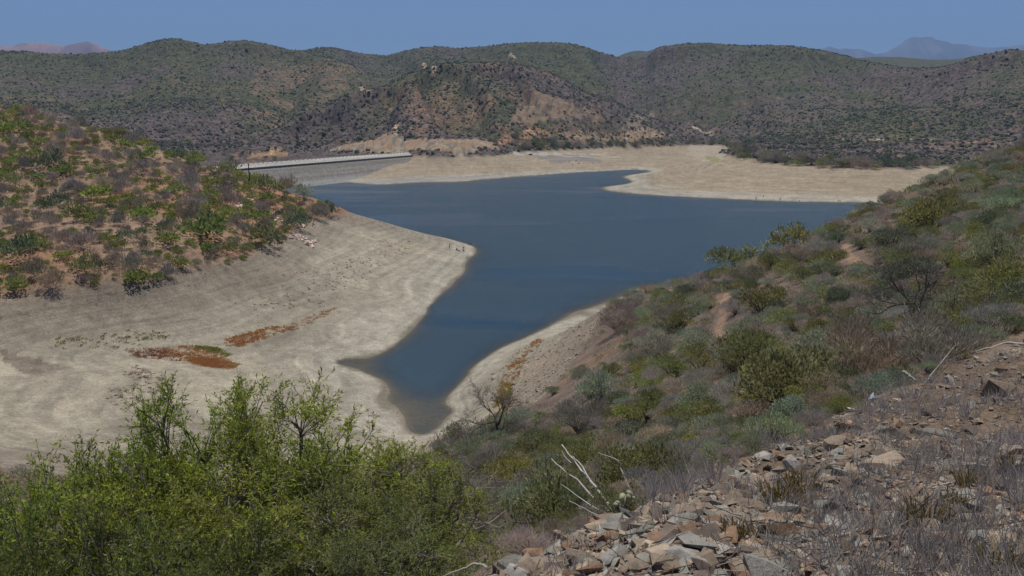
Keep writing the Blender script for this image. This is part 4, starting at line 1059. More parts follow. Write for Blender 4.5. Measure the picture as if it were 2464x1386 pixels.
# the rest of the rubble as one mass
def rubble(name, n, zone, smin, smax, label, colors, mat, lrng):
    cos, tris, cols = [], [], []; off = 0
    protos = []
    for i in range(12):
        me = hull_mesh('tmp', 1200 + i, (1, .72, .34), mat, 8); me.calc_loop_triangles()
        protos.append((np.array([v.co for v in me.vertices]), np.array([t.vertices for t in me.loop_triangles]))); bpy.data.meshes.remove(me)
    u = np.radians(RNG.uniform(*lrng[0], n)); r_ = np.exp(RNG.uniform(math.log(lrng[1][0]), math.log(lrng[1][1]), n))
    x, y = r_ * np.sin(u), r_ * np.cos(u); z = height(x, y); px, py, dep = project(x, y, z)
    ok = zone(x, y, z, px, py, r_)
    for i in np.nonzero(ok)[0]:
        co, t = protos[RNG.integers(0, 12)]
        s = RNG.uniform(smin, smax) * (RNG.random() ** 1.5 * .9 + .4); e = RNG.uniform(0, 6.28); a = RNG.normal() * .5
        R = np.array([[math.cos(e), -math.sin(e), 0], [math.sin(e), math.cos(e), 0], [0, 0, 1]]) @ np.array([[1, 0, 0], [0, math.cos(a), -math.sin(a)], [0, math.sin(a), math.cos(a)]])
        cos.append(co @ R.T * s + [x[i], y[i], z[i] + s * .12]); tris.append(t + off); off += len(co)
        cols.append(np.tile(np.array(colors[RNG.integers(0, len(colors))]) * RNG.uniform(.75, 1.25), (len(co), 1)))
    me = build_mesh(name, np.concatenate(cos), tris=np.concatenate(tris), mats=(mat,), col=np.concatenate(cols))
    tag(mobj(name, me), label, 'rubble', None, 'stuff')
rubble('broken_rock', 5200, lambda x, y, z, px, py, r: (py > edge_y(px) + 4) & (py < 1430) & (RNG.random(len(px)) < np.where(px < 1900, 1.0, .35)), .05, .13, 'hand sized broken shale heaped over the scree', [tuple(np.array(c) * .9) for c in ROCK_COL.values()], ROCK, ((-5, 33), (3.0, 17)))
rubble('rubble', 24000, lambda x, y, z, px, py, r: (py > edge_y(px) + 2 + 10 * RNG.normal(size=len(px))) & (py < 1430) & (RNG.random(len(px)) < np.where(px < 1850, 1.0, .5)),   .020, .070, 'small broken shale covering the scree', list(ROCK_COL.values()), PEBBLE, ((-5, 33), (3.0, 17.5)))
rubble('bank_stones', 2600, lambda x, y, z, px, py, r: (lookup(SAND, x, y) > .3) & (px > 1180) & (px < 1480) & (z > 2.5) & (z < 15), .10, .34, 'brown stones littering the right bank of the inlet', [(.30, .235, .17), (.24, .18, .13), (.33, .28, .21), (.17, .13, .1)], PEBBLE, ((-2, 9), (88, 165)))
rubble('shore_stones', 5200, lambda x, y, z, px, py, r: (lookup(SAND, x, y) > .5) & (z > .15) & (px > -40) & (RNG.random(len(x)) < .25 + .9 * smooth(9, 12.5, z) + .5 * smooth(300, 560, r)), .06, .26, 'stones and clods scattered over the exposed lake floor', [(.30, .27, .22), (.22, .19, .15), (.40, .37, .32), (.16, .13, .1), (.45, .42, .38)], PEBBLE, ((-34, 6), (100, 620)))
rubble('quartz_litter', 1500, lambda x, y, z, px, py, r: (lookup(SAND, x, y) > .5) & (px > 680) & (px < 1000) & (py > 570) & (py < 720) & (RNG.random(len(x)) < smooth(110, 20, np.abs(py - 575 - (px - 700) * .28))), .08, .24, 'white quartz chips strewn down the peninsula', [(.62, .56, .52), (.7, .66, .62), (.55, .45, .4)], PALE, ((-16, -5), (180, 300)))
# white stones in the gully and the pile at its foot, one by one
PALE_ROCK = [hull_mesh('white_stone', 400 + i, (1, RNG.uniform(.6, .95), RNG.uniform(.45, .8)), PALE, 14) for i in range(6)]
def white_stone(px, py, s, label, grp):
    g = ground_at(px, py, 60, 420)
    if g is None: return
    o = mobj('white_stone', PALE_ROCK[int(RNG.integers(0, 6))]); o.location = (g[0], g[1], g[2] + s * .2); o.scale = (s, s, s)
    o.rotation_euler = (RNG.normal() * .3, RNG.normal() * .3, RNG.uniform(0, 6.28))
    t = RNG.random(); o.color = (.68 - .04 * t, .60 - .14 * t, .55 - .2 * t, 1); tag(o, label, 'stone', grp)
for i in range(46):
    t = RNG.random(); white_stone(703 + 52 * t + RNG.normal() * 5, 566 + 22 * t + RNG.normal() * 4.5, RNG.uniform(.45, .85), 'white quartz stone in the pale pile where the slope meets the shore', 'white stones in the pile')
for cxp, cyp, n, sp in ((440, 420, 9, 7), (512, 435, 8, 8), (548, 450, 7, 6), (590, 490, 10, 8), (575, 498, 5, 6), (612, 512, 8, 9), (668, 535, 9, 9), (690, 542, 8, 8), (545, 462, 4, 4), (640, 520, 5, 8), (720, 545, 6, 6)):
    for i in range(n): white_stone(cxp + RNG.normal() * sp, cyp + RNG.normal() * sp * .5, RNG.uniform(.45, .95), 'white quartz stone in the gully between the shrubs below the dam', 'white stones in the gully')

# ------------------------------------------------------------------ leafy green trees in front
def tree_meshes(seed, H, R, lumps, n_sub, n_tw, leaf, c1, c2, low=.30, per=18):
    rng = np.random.default_rng(seed); wood = Buf(); fol = Buf()
    bark = np.array((.20, .175, .15))
    stems = [np.array([rng.normal() * .12, rng.normal() * .12, -.3]) for _ in range(int(rng.integers(3, 6)))]
    for i in range(lumps):
        t = (i + rng.random()) / lumps; z = H * (low + (.96 - low) * t ** .8)
        prof = R * (1.0 - .55 * ((z / H - .55) / .45) ** 2 if z / H > .55 else .8 + .2 * z / H / .55)
        a = i * 2.4 + rng.normal() * .5; rad = prof * math.sqrt(rng.uniform(.05, .85)) * (.75 if t > .8 else 1)
        c = np.array([rad * math.cos(a), rad * math.sin(a), z]); lr = R * rng.uniform(.30, .46) * (1 - .3 * t)
        s = stems[i % len(stems)]; k = s * .5 + np.array([c[0] * .28, c[1] * .28, z * .52]) + rng.normal(size=3) * .08
        base = c - np.array([0, 0, lr * .6])
        wood.tube([s, (s + k) / 2 + rng.normal(size=3) * .05, k, (k + base) / 2 + rng.normal(size=3) * .05, base], np.array([.05, .04, .03, .022, .016]) * H / 4.5, 5, bark * rng.uniform(.7, 1.15), cap=False)
        tone = rng.uniform(.68, 1.28)
        for j in range(n_sub):
            d = rdir(1, rng)[0]; d[2] = d[2] * .8 + .25
            e = c + d * lr * rng.uniform(.5, 1.0) * [1, 1, 1.15]; m = (base + e) / 2 + rng.normal(size=3) * .06
            wood.tube([base, m, e], [.011, .008, .004], 3, bark * rng.uniform(.8, 1.25), cap=False)
            for q in range(n_tw):
                p0 = m + (e - m) * rng.uniform(.1, 1.0); td = d * .5 + rdir(1, rng)[0] * .75 + np.array([0, 0, .75]); td /= np.linalg.norm(td)
                ln = rng.uniform(.16, .36) * (1.25 if t > .8 else 1); p1 = p0 + td * ln
                wood.tube([p0, p1], [.0035, .0015], 3, bark * rng.uniform(.9, 1.3), cap=False)
                f = rng.uniform(.15, 1.0, per); pos = p0 + td * (ln * f)[:, None] + rng.normal(size=(per, 3)) * .006
                ax = td * .75 + rdir(per, rng) * .8; w = rng.random(per)[:, None]; w2 = rng.random()
                col = (np.array(c1) * (1 - w) + np.array(c2) * w) * tone * (.85 + .3 * w2)
                old = rng.random(per) < .012; col[old] = (.22, .13, .05)
                L = leaf * rng.uniform(.65, 1.25, per); fol.leaves(pos, ax, rdir(per, rng), L, L * rng.uniform(.22, .32, per), col)
    return wood.mesh('branches', (BARK,)), fol.mesh('crown', (LEAF,))
GC1, GC2 = (.165, .225, .022), (.38, .43, .06)
TREES = [tree_meshes(31 + i, 4.6, 1.55, 26, 9, 6, .064, GC1, GC2, .16, 14) for i in range(3)] + [tree_meshes(51 + i, 3.4, 1.6, 24, 9, 7, .058, (.13, .175, .03), (.27, .30, .075), .12, 16) for i in range(2)]
BASEH = [4.6, 4.6, 4.6, 3.4, 3.4]
for px, py, Y, v, rs, lab in [(485, 880, 11.8, 0, 1.12, 'leafy green tree with the left one of the two highest crown tips over the sand'), (690, 880, 11.2, 1, 1.12, 'leafy green tree with the right one of the two highest crown tips over the sand'),
                              (410, 985, 11.9, 2, 1.1, 'leafy green tree filling in left of the left high crown tip'), (765, 1050, 11.6, 0, 1.1, 'leafy green tree stepping down right of the right high crown tip'), (310, 1065, 11.0, 0, 1.0, 'leafy green tree standing right of the flat topped one on the left'), (660, 1020, 10.3, 2, 1.2, 'leafy green tree in front of the right high crown tip'), (130, 1115, 10.8, 1, 1.0, 'leafy green tree among the bare twigs on the far left'),
                              (225, 1030, 10.6, 2, 1.15, 'leafy green tree on the left whose flat top stands between bare twigs'), (50, 1095, 10.2, 0, .95, 'leafy green tree cut by the left edge of the photo, the upper one'),
                              (870, 1062, 11.4, 2, 1.0, 'leafy green tree right of the two highest crowns'), (960, 1080, 10.8, 1, .92, 'leafy green tree nearest the inlet on the right of the clump'),
                              (350, 1120, 9.4, 1, .95, 'leafy green tree below the gap left of the highest crowns'), (600, 1130, 9.2, 2, .95, 'leafy green tree in the middle of the clump under the two highest crowns'),
                              (1015, 1150, 9.3, 3, .62, 'leafy green bush tree at the right end of the clump'), (150, 1235, 8.0, 3, .85, 'greyish green bush tree in the lower left corner'),
                              (480, 1245, 7.8, 4, .88, 'greyish green bush tree at the bottom below the middle of the clump'), (800, 1205, 8.4, 3, .9, 'greyish green bush tree at the bottom under the right crowns'),
                              (930, 1270, 7.6, 4, .62, 'low green bush tree at the bottom next to the grey twigs'), (-60, 1290, 7.5, 4, .8, 'greyish green bush tree cut by the bottom left corner')]:
    x, y, zt = P(px, py, Y=Y); zg = float(height(np.array([x]), np.array([y]))[0]); sc = (zt - zg) / (BASEH[v] * 1.10)
    root = empty('leafy_tree', (x, y, zg)); root.rotation_euler = (0, 0, RNG.uniform(0, 6.28)); root.scale = (rs, rs, sc)
    tag(root, lab, 'tree', 'leafy green trees in front')
    for part, me in (('branches', TREES[v][0]), ('crown', TREES[v][1])):
        o = mobj(part, me, root)
        if part == 'crown': b_ = RNG.uniform(.9, 1.1); o.color = (b_ * RNG.uniform(.92, 1.1), b_, b_, 1)

# ------------------------------------------------------------------ leafless trees and dead wood
def bare_meshes(seed, H, spread, col, thick=.07, levels=4, twigcol=None):
    rng = np.random.default_rng(seed); trunk = Buf(); limbs = Buf(); twigs = Buf(); col = np.array(col); tc = np.array(twigcol if twigcol is not None else col)
    def grow(p, d, ln, r, lv):
        n = 4; pts = [p]; dd = d.copy()
        for i in range(n):
            dd = dd + rng.normal(size=3) * .22; dd[2] += .05; dd /= np.linalg.norm(dd); pts.append(pts[-1] + dd * ln / n)
        buf = trunk if lv == 0 else limbs if lv < 3 else twigs
        buf.tube(pts, np.linspace(r, r * .55, n + 1), 6 if lv < 2 else 3, (col if lv < 3 else tc) * rng.uniform(.8, 1.2), cap=lv == 0)
        if lv >= levels: return
        for i in range(int(rng.integers(3, 5)) if lv < 3 else 4):
            at_ = pts[int(rng.integers(1, n + 1))] if i else pts[-1]
            nd = dd + rdir(1, rng)[0] * spread; nd[2] = nd[2] * .8 + .12; nd /= np.linalg.norm(nd)
            grow(at_, nd, ln * rng.uniform(.55, .8), r * .55, lv + 1)
    for k in range(2): grow(np.array([k * .1, 0, -.25]), np.array([rng.normal() * .4, rng.normal() * .2, 1.0]), H * .36, thick * (1 - .3 * k), 0)
    return trunk.mesh('trunk', (BARK,)), limbs.mesh('limbs', (BARK,)), twigs.mesh('twigs', (BARK,))
DARKW, PALEW, GREYW = (.085, .07, .06), (.34, .32, .27), (.19, .165, .15)
BARE = [bare_meshes(7, 4.0, .95, DARKW, .075, 5, (.16, .14, .125)), bare_meshes(17, 4.0, .9, GREYW, .06, 5, (.20, .17, .155)), bare_meshes(27, 4.0, 1.05, PALEW, .05, 4, (.3, .27, .24))]
for px, py, hpx, v, lab in [(2200, 800, 235, 0, 'leafless tree with a dark forked trunk on the right slope'), (2130, 790, 150, 2, 'pale barked leafless tree left of the dark forked one'), (2285, 790, 200, 1, 'thin grey leafless tree right of the dark forked one'),
                            (1200, 1060, 175, 0, 'leafless dark tree standing against the right bank of the inlet'), (1140, 1085, 110, 1, 'smaller leafless tree at the tip of the inlet'), (1085, 1090, 75, 1, 'low leafless shrub tree beside the leafy green trees'),
                            (1275, 1060, 115, 1, 'crooked leafless tree leaning right above the hollow'), (1320, 1040, 90, 2, 'pale leafless branches behind the crooked tree'), (1470, 960, 70, 2, 'pale dead sapling beside a yellow green shrub on the lower slope'),
                            (2235, 560, 85, 2, 'silvery dead shrub tree in the upper right slope'), (2440, 620, 110, 2, 'silvery dead branches at the right edge of the slope'), (740, 450, 28, 1, 'tiny leafless tree on the ridge against the dam'),
                            (790, 1100, 165, 1, 'bare grey twigs standing up behind the right crowns of the leafy trees'), (160, 1170, 170, 1, 'bare grey twigs standing up behind the leafy trees at far left')]:
    g = ground_at(px, py, 3, 420)
    if px in (790, 160):
        x, y, _ = P(px, py, Y=13.5); g = (x, y, float(height(np.array([x]), np.array([y]))[0])); top = P(px, py - hpx, Y=13.5)[2]; h = top - g[2]
    else: h = hpx * g[1] / F_PX / math.cos(PITCH)
    root = empty('bare_tree', g); sc = h / 4.0 * 1.15; root.scale = (sc, sc, sc); root.rotation_euler = (0, 0, RNG.uniform(-.6, .6) if v == 0 else RNG.uniform(0, 6.28))
    tag(root, lab, 'bare tree', None)
    for nm, me in zip(('trunk', 'limbs', 'twigs'), BARE[v]): mobj(nm, me, root)

def branch_pts(pl): return [np.array(P(a, b, Y=c)) for a, b, c in pl]
WOODPALE = tinted_mat('bleached_wood', .8, noise=12.0, bump=(60.0, .4, .01), amount=.25)
fb_ = empty('fallen_branch', P(1482, 1241, Y=6.95))
tag(fb_, 'bleached fallen branch with long forked limbs sticking out over the bushes', 'dead branch')
def world_tube(name, pl, r0, r1, col, mat, parent=None):
    b = Buf(); pts = branch_pts(pl); n = 16; s = np.linspace(0, len(pts) - 1, n)
    A = np.array(pts); C_ = np.stack([np.interp(s, range(len(pts)), A[:, i]) for i in range(3)], 1)
    C_[1:-1] += RNG.normal(size=(n - 2, 3)) * r0 * .22
    org = np.array(parent.location) if parent else np.zeros(3)
    b.tube(C_ - org, np.linspace(r0, r1, n), 7, col)
    return mobj(name, b.mesh(name, (mat,), True), parent)
for pl, r0, r1 in [([(1484, 1243, 6.9), (1432, 1172, 7.3), (1392, 1122, 7.7), (1352, 1070, 8.0)], .022, .008), ([(1425, 1165, 7.35), (1400, 1120, 7.6), (1378, 1098, 7.8)], .012, .006),
                   ([(1480, 1243, 6.9), (1440, 1212, 7.2), (1395, 1160, 7.5), (1352, 1128, 7.7), (1327, 1104, 7.9)], .016, .006), ([(1478, 1244, 6.9), (1430, 1222, 7.0), (1385, 1190, 7.2), (1350, 1165, 7.4)], .012, .004),
                   ([(1476, 1246, 6.9), (1432, 1238, 6.95), (1402, 1222, 7.0), (1370, 1205, 7.1)], .010, .004), ([(1490, 1236, 6.9), (1470, 1248, 6.85), (1452, 1258, 6.8)], .022, .012), ([(1375, 1115, 7.6), (1360, 1100, 7.7), (1352, 1085, 7.8)], .007, .003)]:
    world_tube('limb', pl, r0 * .68, r1 * .75, (.47, .44, .39), WOODPALE, fb_)
o = world_tube('dead_branch', [(1531, 1208, 8.6), (1512, 1168, 8.8), (1492, 1125, 9.0), (1488, 1108, 9.0), (1470, 1100, 9.1), (1440, 1090, 9.3)], .012, .005, (.40, .37, .33), WOODPALE); tag(o, 'thin crooked grey branch leaning behind the bleached fallen one', 'dead branch')
for pl, r0, lab in [([(1990, 1335, 4.7), (2060, 1305, 4.9), (2120, 1262, 5.2)], .016, 'pale dead stick lying across dry grass below the tan slab'), ([(1975, 1300, 4.9), (2040, 1285, 5.0), (2105, 1258, 5.2), (2180, 1215, 5.5)], .011, 'long thin grey stick above the pale one in the dry grass'),
                    ([(2173, 895, 13.2), (2190, 905, 13.1), (2206, 917, 13.0)], .03, 'short pale stick at the foot of the grey thicket'), ([(2210, 940, 12.6), (2250, 890, 13.2), (2300, 830, 14.2)], .012, 'slim leaning stick below the shiny bottle'),
                    ([(1175, 1368, 5.1), (1150, 1356, 5.2), (1105, 1372, 5.2), (1060, 1390, 5.2)], .012, 'curved bare stick in the grey bush at the bottom edge'), ([(2300, 1160, 6.2), (2190, 1180, 6.1), (2090, 1215, 5.9)], .007, 'thin twig lying under the large tan slab'),
                    ([(2440, 1262, 4.9), (2370, 1300, 4.7), (2290, 1345, 4.5)], .008, 'thin twig crossing the lower right corner'), ([(2464, 830, 15.5), (2420, 825, 15.6), (2380, 838, 15.3), (2335, 850, 15.0)], .03, 'fallen grey bough right of the shiny bottle'),
                    ([(1280, 1318, 6.3), (1340, 1300, 6.4), (1400, 1292, 6.5)], .008, 'twig along the lower margin of the leafy bush and scree')]:
    sit = []
    for a, b, c in pl:
        g = ground_at(a, b, 2.0, 40); sit.append((a, b, min(c, g[1] - .03) if g else c))
    o = world_tube('stick', sit, r0, r0 * .45, (.36, .33, .29), WOODPALE); tag(o, lab, 'stick')

# ------------------------------------------------------------------ dry grass and straw plants on the scree
def grass_mass(name, n, accept, blades, hgt, c1, c2, label, lean=.5, width=.006, rr=(2.6, 17.5)):
    u = np.radians(RNG.uniform(-5, 34, n)); r_ = np.exp(RNG.uniform(math.log(rr[0]), math.log(rr[1]), n))
    x, y = r_ * np.sin(u), r_ * np.cos(u); z = height(x, y); px, py, dep = project(x, y, z)
    b = Buf()
    for i in np.nonzero(accept(px, py, x, y))[0]:
        m = int(blades * RNG.uniform(.5, 1.4)); d = rdir(m, RNG) * lean; d[:, 2] = np.abs(d[:, 2]) * .5 + .8 * RNG.uniform(.35, 1.1)
        c = np.array([x[i], y[i], z[i] - .01]) + np.concatenate([RNG.normal(size=(m, 2)) * .04, np.zeros((m, 1))], 1)
        t = RNG.random((m, 1)); L = hgt * RNG.uniform(.45, 1.3, m) * RNG.uniform(.7, 1.2)
        b.leaves(c, d, rdir(m, RNG), L, width * RNG.uniform(.6, 1.3, m), (np.array(c1) * (1 - t) + np.array(c2) * t) * RNG.uniform(.8, 1.15))
    tag(mobj(name, b.mesh(name, (TWIGGY,))), label, 'grass', None, 'stuff')
on_scree = lambda px, py: (py > edge_y(px) - 14) & (py < 1480) & (px < 2560)
drift = lambda x, y: fbm(x / 1.3, y / 1.3, 88, 3)
grass_mass('dry_grass', 4600, lambda px, py, x, y: on_scree(px, py) & (RNG.random(len(px)) < np.clip((px - 1550) / 650, .07, 1) * np.clip((drift(x, y) - .36) * 5, 0.03, 1)), 22, .16, (.27, .235, .21), (.46, .42, .385), 'grey dry grass growing over the scree')
grass_mass('tall_dry_grass', 900, lambda px, py, x, y: on_scree(px, py) & (((px > 2330) & (py > 980) & (py < 1300)) | ((px > 2050) & (px < 2330) & (py > 840) & (py < 1040)) | ((px > 1560) & (px < 1900) & (py > edge_y(px) - 14) & (py < edge_y(px) + 40))), 26, .32, (.30, .26, .24), (.52, .475, .445), 'tall pale dry grass along the upper and right side of the scree', .4, .006)
b = Buf()
for i in range(1500):
    u = math.radians(RNG.uniform(-2, 34)); r_ = math.exp(RNG.uniform(math.log(2.8), math.log(14))); x, y = r_ * math.sin(u), r_ * math.cos(u)
    z = float(height(np.array([x]), np.array([y]))[0]); px, py, _ = project(x, y, z)
    if py < edge_y(px) or RNG.random() > np.clip((px - 1400) / 700, .15, 1): continue
    a = RNG.uniform(0, 6.28); ln = RNG.uniform(.12, .5); e = np.array([math.cos(a) * ln, math.sin(a) * ln, 0]); p0 = np.array([x, y, z + .02]); p1 = p0 + e; p1[2] = float(height(np.array([p1[0]]), np.array([p1[1]]))[0]) + RNG.uniform(.01, .10)
    b.tube([p0, (p0 + p1) / 2 + RNG.normal(size=3) * .02, p1], [.004, .0035, .002], 3, np.array((.30, .265, .24)) * RNG.uniform(.6, 1.25), cap=False)
tag(mobj('twig_litter', b.mesh('twig_litter', (TWIGGY,))), 'fine dead twigs littering the scree', 'twigs', None, 'stuff')
def straw_mesh(seed):
    rng = np.random.default_rng(seed); b = Buf()
    for i in range(90):
        a = rng.uniform(0, 6.28); r = rng.uniform(0, .14); p = np.array([r * math.cos(a), r * math.sin(a), -.02]); d = np.array([math.cos(a) * .5, math.sin(a) * .5, 1]) + rng.normal(size=3) * .3
        d /= np.linalg.norm(d); ln = rng.uniform(.06, .2); t = rng.random()
        b.tube([p, p + d * ln * .6 + rng.normal(size=3) * .006, p + d * ln], [.006, .0055, .003], 4, np.array((.24, .20, .075)) * (1 - t) + np.array((.40, .31, .13)) * t)
    return b.mesh('straw_plant', (TWIGGY,))
STRAW = [straw_mesh(i) for i in range(3)]
for px, py, s, lab in [(1880, 1205, 1.5, 'yellowish stick succulent clump right of the brown slab'), (1930, 1180, 1.5, 'yellowish stick succulent clump below the large tan slab'), (1840, 1310, 1.2, 'straw coloured stick plant at lower middle of the scree'), (2225, 1260, 1.5, 'yellow stick succulent with thick stems under the slanted slab'),
                       (2330, 1165, 1.1, 'small yellow stick plant near the tall dry grass'), (2400, 1375, 1.3, 'yellow stick succulent in the bottom right corner'), (2440, 1130, 1.2, 'yellowish stick plant at the right edge beside tall grass'), (1760, 1290, 1.0, 'small straw plant left of the long flat slab'), (2290, 1215, 1.0, 'yellow stemmed plant by the grey stone')]:
    g = ground_at(px, py, 2, 40); o = mobj('straw_plant', STRAW[int(RNG.integers(0, 3))]); s *= .62; o.location = g; o.scale = (s, s, s); o.rotation_euler = (0, 0, RNG.uniform(0, 6.28)); tag(o, lab, 'plant', 'yellow stick succulents on the scree')
# pale cactus beside the fallen branch
g = ground_at(1502, 1236, 3, 40); cactus = empty('cactus', g); tag(cactus, 'pale cactus of stubby joints at the foot of the bleached fallen branch', 'cactus')
for i in range(20):
    b = Buf(); c = np.array([RNG.normal() * .06, RNG.normal() * .05, .02 + .16 * RNG.random()]); d = rdir(1, RNG)[0]; d[2] = abs(d[2]) + .6; d /= np.linalg.norm(d); c *= .75; l = RNG.uniform(.035, .065)
    b.tube([c, c + d * l * .3, c + d * l * .7, c + d * l], [.012, .021, .02, .008], 8, np.array((.33, .33, .20)) * RNG.uniform(.8, 1.15)); mobj('joint', b.mesh('joint', (PALE,), True), cactus)

# litter
def glossy(name, col, rough=.25, metal=0.0):
    m, nt, bb = new_mat(name); bb.inputs['Base Color'].default_value = (*col, 1); bb.inputs['Roughness'].default_value = rough; bb.inputs['Metallic'].default_value = metal; return m
CLEARP, REDCAP, WHITEP, BLUEP = glossy('clear_plastic', (.62, .66, .68), .18, .35), glossy('red_cap', (.35, .05, .05), .4), glossy('white_plastic', (.75, .77, .78), .3), glossy('blue_print', (.03, .12, .25), .4)
def lathe(name, prof, mat, parent=None, n=16):
    b = Buf(); b.tube([(0, 0, z) for z, r in prof], [r for z, r in prof], n); return mobj(name, b.mesh(name, (mat,), True), parent)
g = ground_at(2312, 850, 5, 40)
bt = lathe('bottle', [(0, .030), (.01, .034), (.06, .034), (.07, .031), (.085, .034), (.15, .034), (.185, .022), (.20, .014), (.225, .013)], CLEARP); bt.scale = (1.3, 1.3, 1.3); bt.location = (g[0] - .14, g[1] - .25, g[2] + .16); bt.rotation_euler = (0, math.radians(78), .25)
tag(bt, 'shiny clear plastic bottle lying on its side on dry twigs', 'bottle'); lathe('cap', [(.222, .016), (.24, .016), (.245, .014)], REDCAP, bt)
g = ground_at(2092, 966, 5, 40)
b = Buf(); q = hull_mesh('carton', 5, (.055, .035, .085), WHITEP, 12); ct_ = mobj('carton', q); ct_.location = (g[0], g[1] - .1, g[2] + .11); ct_.rotation_euler = (.3, .4, .5); tag(ct_, 'crumpled white and blue carton lying at the upper edge of the scree', 'litter')
b.box((0.012, -.03, -.03), (.07, .03, .05)); mobj('printed_panel', b.mesh('printed_panel', (BLUEP,)), ct_)
g = ground_at(2046, 988, 5, 40); q = mobj('paper_scrap', hull_mesh('paper_scrap', 6, (.05, .03, .02), WHITEP, 10)); q.location = (g[0], g[1], g[2] + .03); tag(q, 'small white scrap of litter below the crumpled carton', 'litter')

# ------------------------------------------------------------------ dam
def concrete_mat():
    m, nt, b = new_mat('dam_concrete'); geo = node(nt, 'ShaderNodeNewGeometry'); at = node(nt, 'ShaderNodeAttribute', attribute_name='tint')
    mp = node(nt, 'ShaderNodeMapping'); mp.inputs['Scale'].default_value = (.55, .55, .05); nt.links.new(geo.outputs['Position'], mp.inputs['Vector'])
    n1 = node(nt, 'ShaderNodeTexNoise', Scale=1.6, Detail=5.0, Roughness=.7); nt.links.new(mp.outputs[0], n1.inputs['Vector'])
    mp2 = node(nt, 'ShaderNodeMapping'); mp2.inputs['Scale'].default_value = (.01, .01, .9); nt.links.new(geo.outputs['Position'], mp2.inputs['Vector'])
    n2 = node(nt, 'ShaderNodeTexNoise', Scale=1.3, Detail=4.0); nt.links.new(mp2.outputs[0], n2.inputs['Vector'])
    c = at.outputs['Color']
    for nn, lo, hi in ((n1, .68, 1.28), (n2, .80, 1.16)):
        mr = node(nt, 'ShaderNodeMapRange'); mr.inputs[1].default_value = .35; mr.inputs[2].default_value = .65; mr.inputs[3].default_value = lo; mr.inputs[4].default_value = hi; nt.links.new(nn.outputs[0], mr.inputs[0])
        cc = node(nt, 'ShaderNodeCombineColor')
        for i in range(3): nt.links.new(mr.outputs[0], cc.inputs[i])
        c = mulcol(nt, c, cc.outputs[0])
    nt.links.new(c, b.inputs['Base Color']); b.inputs['Roughness'].default_value = .9; return m
CONC = concrete_mat()
A2, B2 = np.array(_dl[0][:2]), np.array(_dl[1][:2]); B2 = B2 + (B2 - A2) / np.linalg.norm(B2 - A2) * 60
A2 = A2 - (B2 - A2) / np.linalg.norm(B2 - A2) * 3
dam = empty('dam_wall', (*((A2 + B2) / 2), 0)); tag(dam, 'long grey concrete dam wall holding the lake behind the left ridge', 'dam')
def dam_strip(name, prof, colr, n=60):
    pts = []
    for t in np.linspace(0, 1, n):
        p = A2 + (B2 - A2) * t
        for (o_, z) in prof: pts.append((*(p + _dam_n * o_ - np.array(dam.location[:2])), z))
    k = len(prof); ii = np.arange(n * k).reshape(n, k)
    q = np.stack([ii[:-1, :-1], ii[:-1, 1:], ii[1:, 1:], ii[1:, :-1]], -1).reshape(-1, 4)
    z = np.array(pts)[:, 2]
    return mobj(name, build_mesh(name, pts, quads=q, mats=(CONC,), col=colr(z)), dam)
face_col = lambda z: mix(mix(np.broadcast_to(C(.27, .245, .21), (len(z), 3)), C(.36, .345, .32), smooth(3.2, 1.2, z)), C(.27, .245, .19), smooth(11.0, 12.3, z))
dam_strip('upstream_face', [(16, -3.5), (13.6, 0), (12.0, 2), (10.3, 4), (8.2, 6.8), (6.2, 9.6), (4.3, 12.2), (3.5, 13.1), (2.8, 13.5)], face_col)
dam_strip('parapet', [(2.75, 12.9), (3.6, 13.0), (3.6, 14.2), (2.9, 14.3)], lambda z: np.broadcast_to(C(.16, .15, .14), (len(z), 3)))  # shade on the step below the crest, put into a darker concrete colour
dam_strip('crest', [(2.85, 14.28), (-.4, 16.3), (-3.5, 16.4), (-7, 9), (-11, -2)], lambda z: np.broadcast_to(C(.42, .40, .35), (len(z), 3)))
L_ = np.linalg.norm(B2 - A2); npost = 62
pm = Buf(); pm.box((0, 0, .35), (.9, .6, .75), 0, (.62, .55, .50)); pm = pm.mesh('post', (PALE,))
for i in range(npost):
    p = A2 + (B2 - A2) * (i + .5) / npost - _dam_n * .9; o = mobj('post', pm, dam); o.location = (p[0] - dam.location[0], p[1] - dam.location[1], 16.3); o.rotation_euler = (0, 0, math.atan2(_dam_dir[1], _dam_dir[0]))
pb = Buf(); p = A2 + (B2 - A2) * .74 + _dam_n * 4.0 - np.array(dam.location[:2]); pb.box((p[0], p[1], 12.4), (2.2, 1.2, 1.8), math.atan2(_dam_dir[1], _dam_dir[0]), (.5, .5, .52)); mobj('gauge_house', pb.mesh('gauge_house', (PALE,)), dam)

# utility pole on the ridge
g = ground_at(601, 447, 100, 420); hp = 53 * g[1] / F_PX
up = empty('utility_pole', (g[0], g[1], g[2] - .2)); tag(up, 'thin dark utility pole with crossarms in front of the dam', 'utility pole')
b = Buf(); b.tube([(0, 0, -.4), (.03, 0, hp * .5), (-.04, 0, hp)], [.22, .19, .15], 8, (.07, .055, .045)); mobj('pole', b.mesh('pole', (BARK,)), up)
b = Buf(); b.box((0, 0, hp * .80), (1.9, .16, .18), 0, (.06, .05, .045)); mobj('crossarm', b.mesh('crossarm', (BARK,)), up)
for sx in (-.8, 0, .8):
    b = Buf(); b.tube([(sx, 0, hp * .80 + .08), (sx, 0, hp * .80 + .25), (sx, 0, hp * .8 + .4)], [.04, .08, .03], 6, (.5, .5, .5)); mobj('insulator', b.mesh('insulator', (PALE,)), up)
b = Buf(); b.box((0, 0, hp * .97), (.5, .25, .35), 0, (.55, .57, .58)); mobj('transformer', b.mesh('transformer', (PALE,)), up)
b = Buf(); b.box((-.25, 0, hp * .28), (.45, .3, .4), 0, (.06, .05, .05)); mobj('meter_box', b.mesh('meter_box', (BARK,)), up)
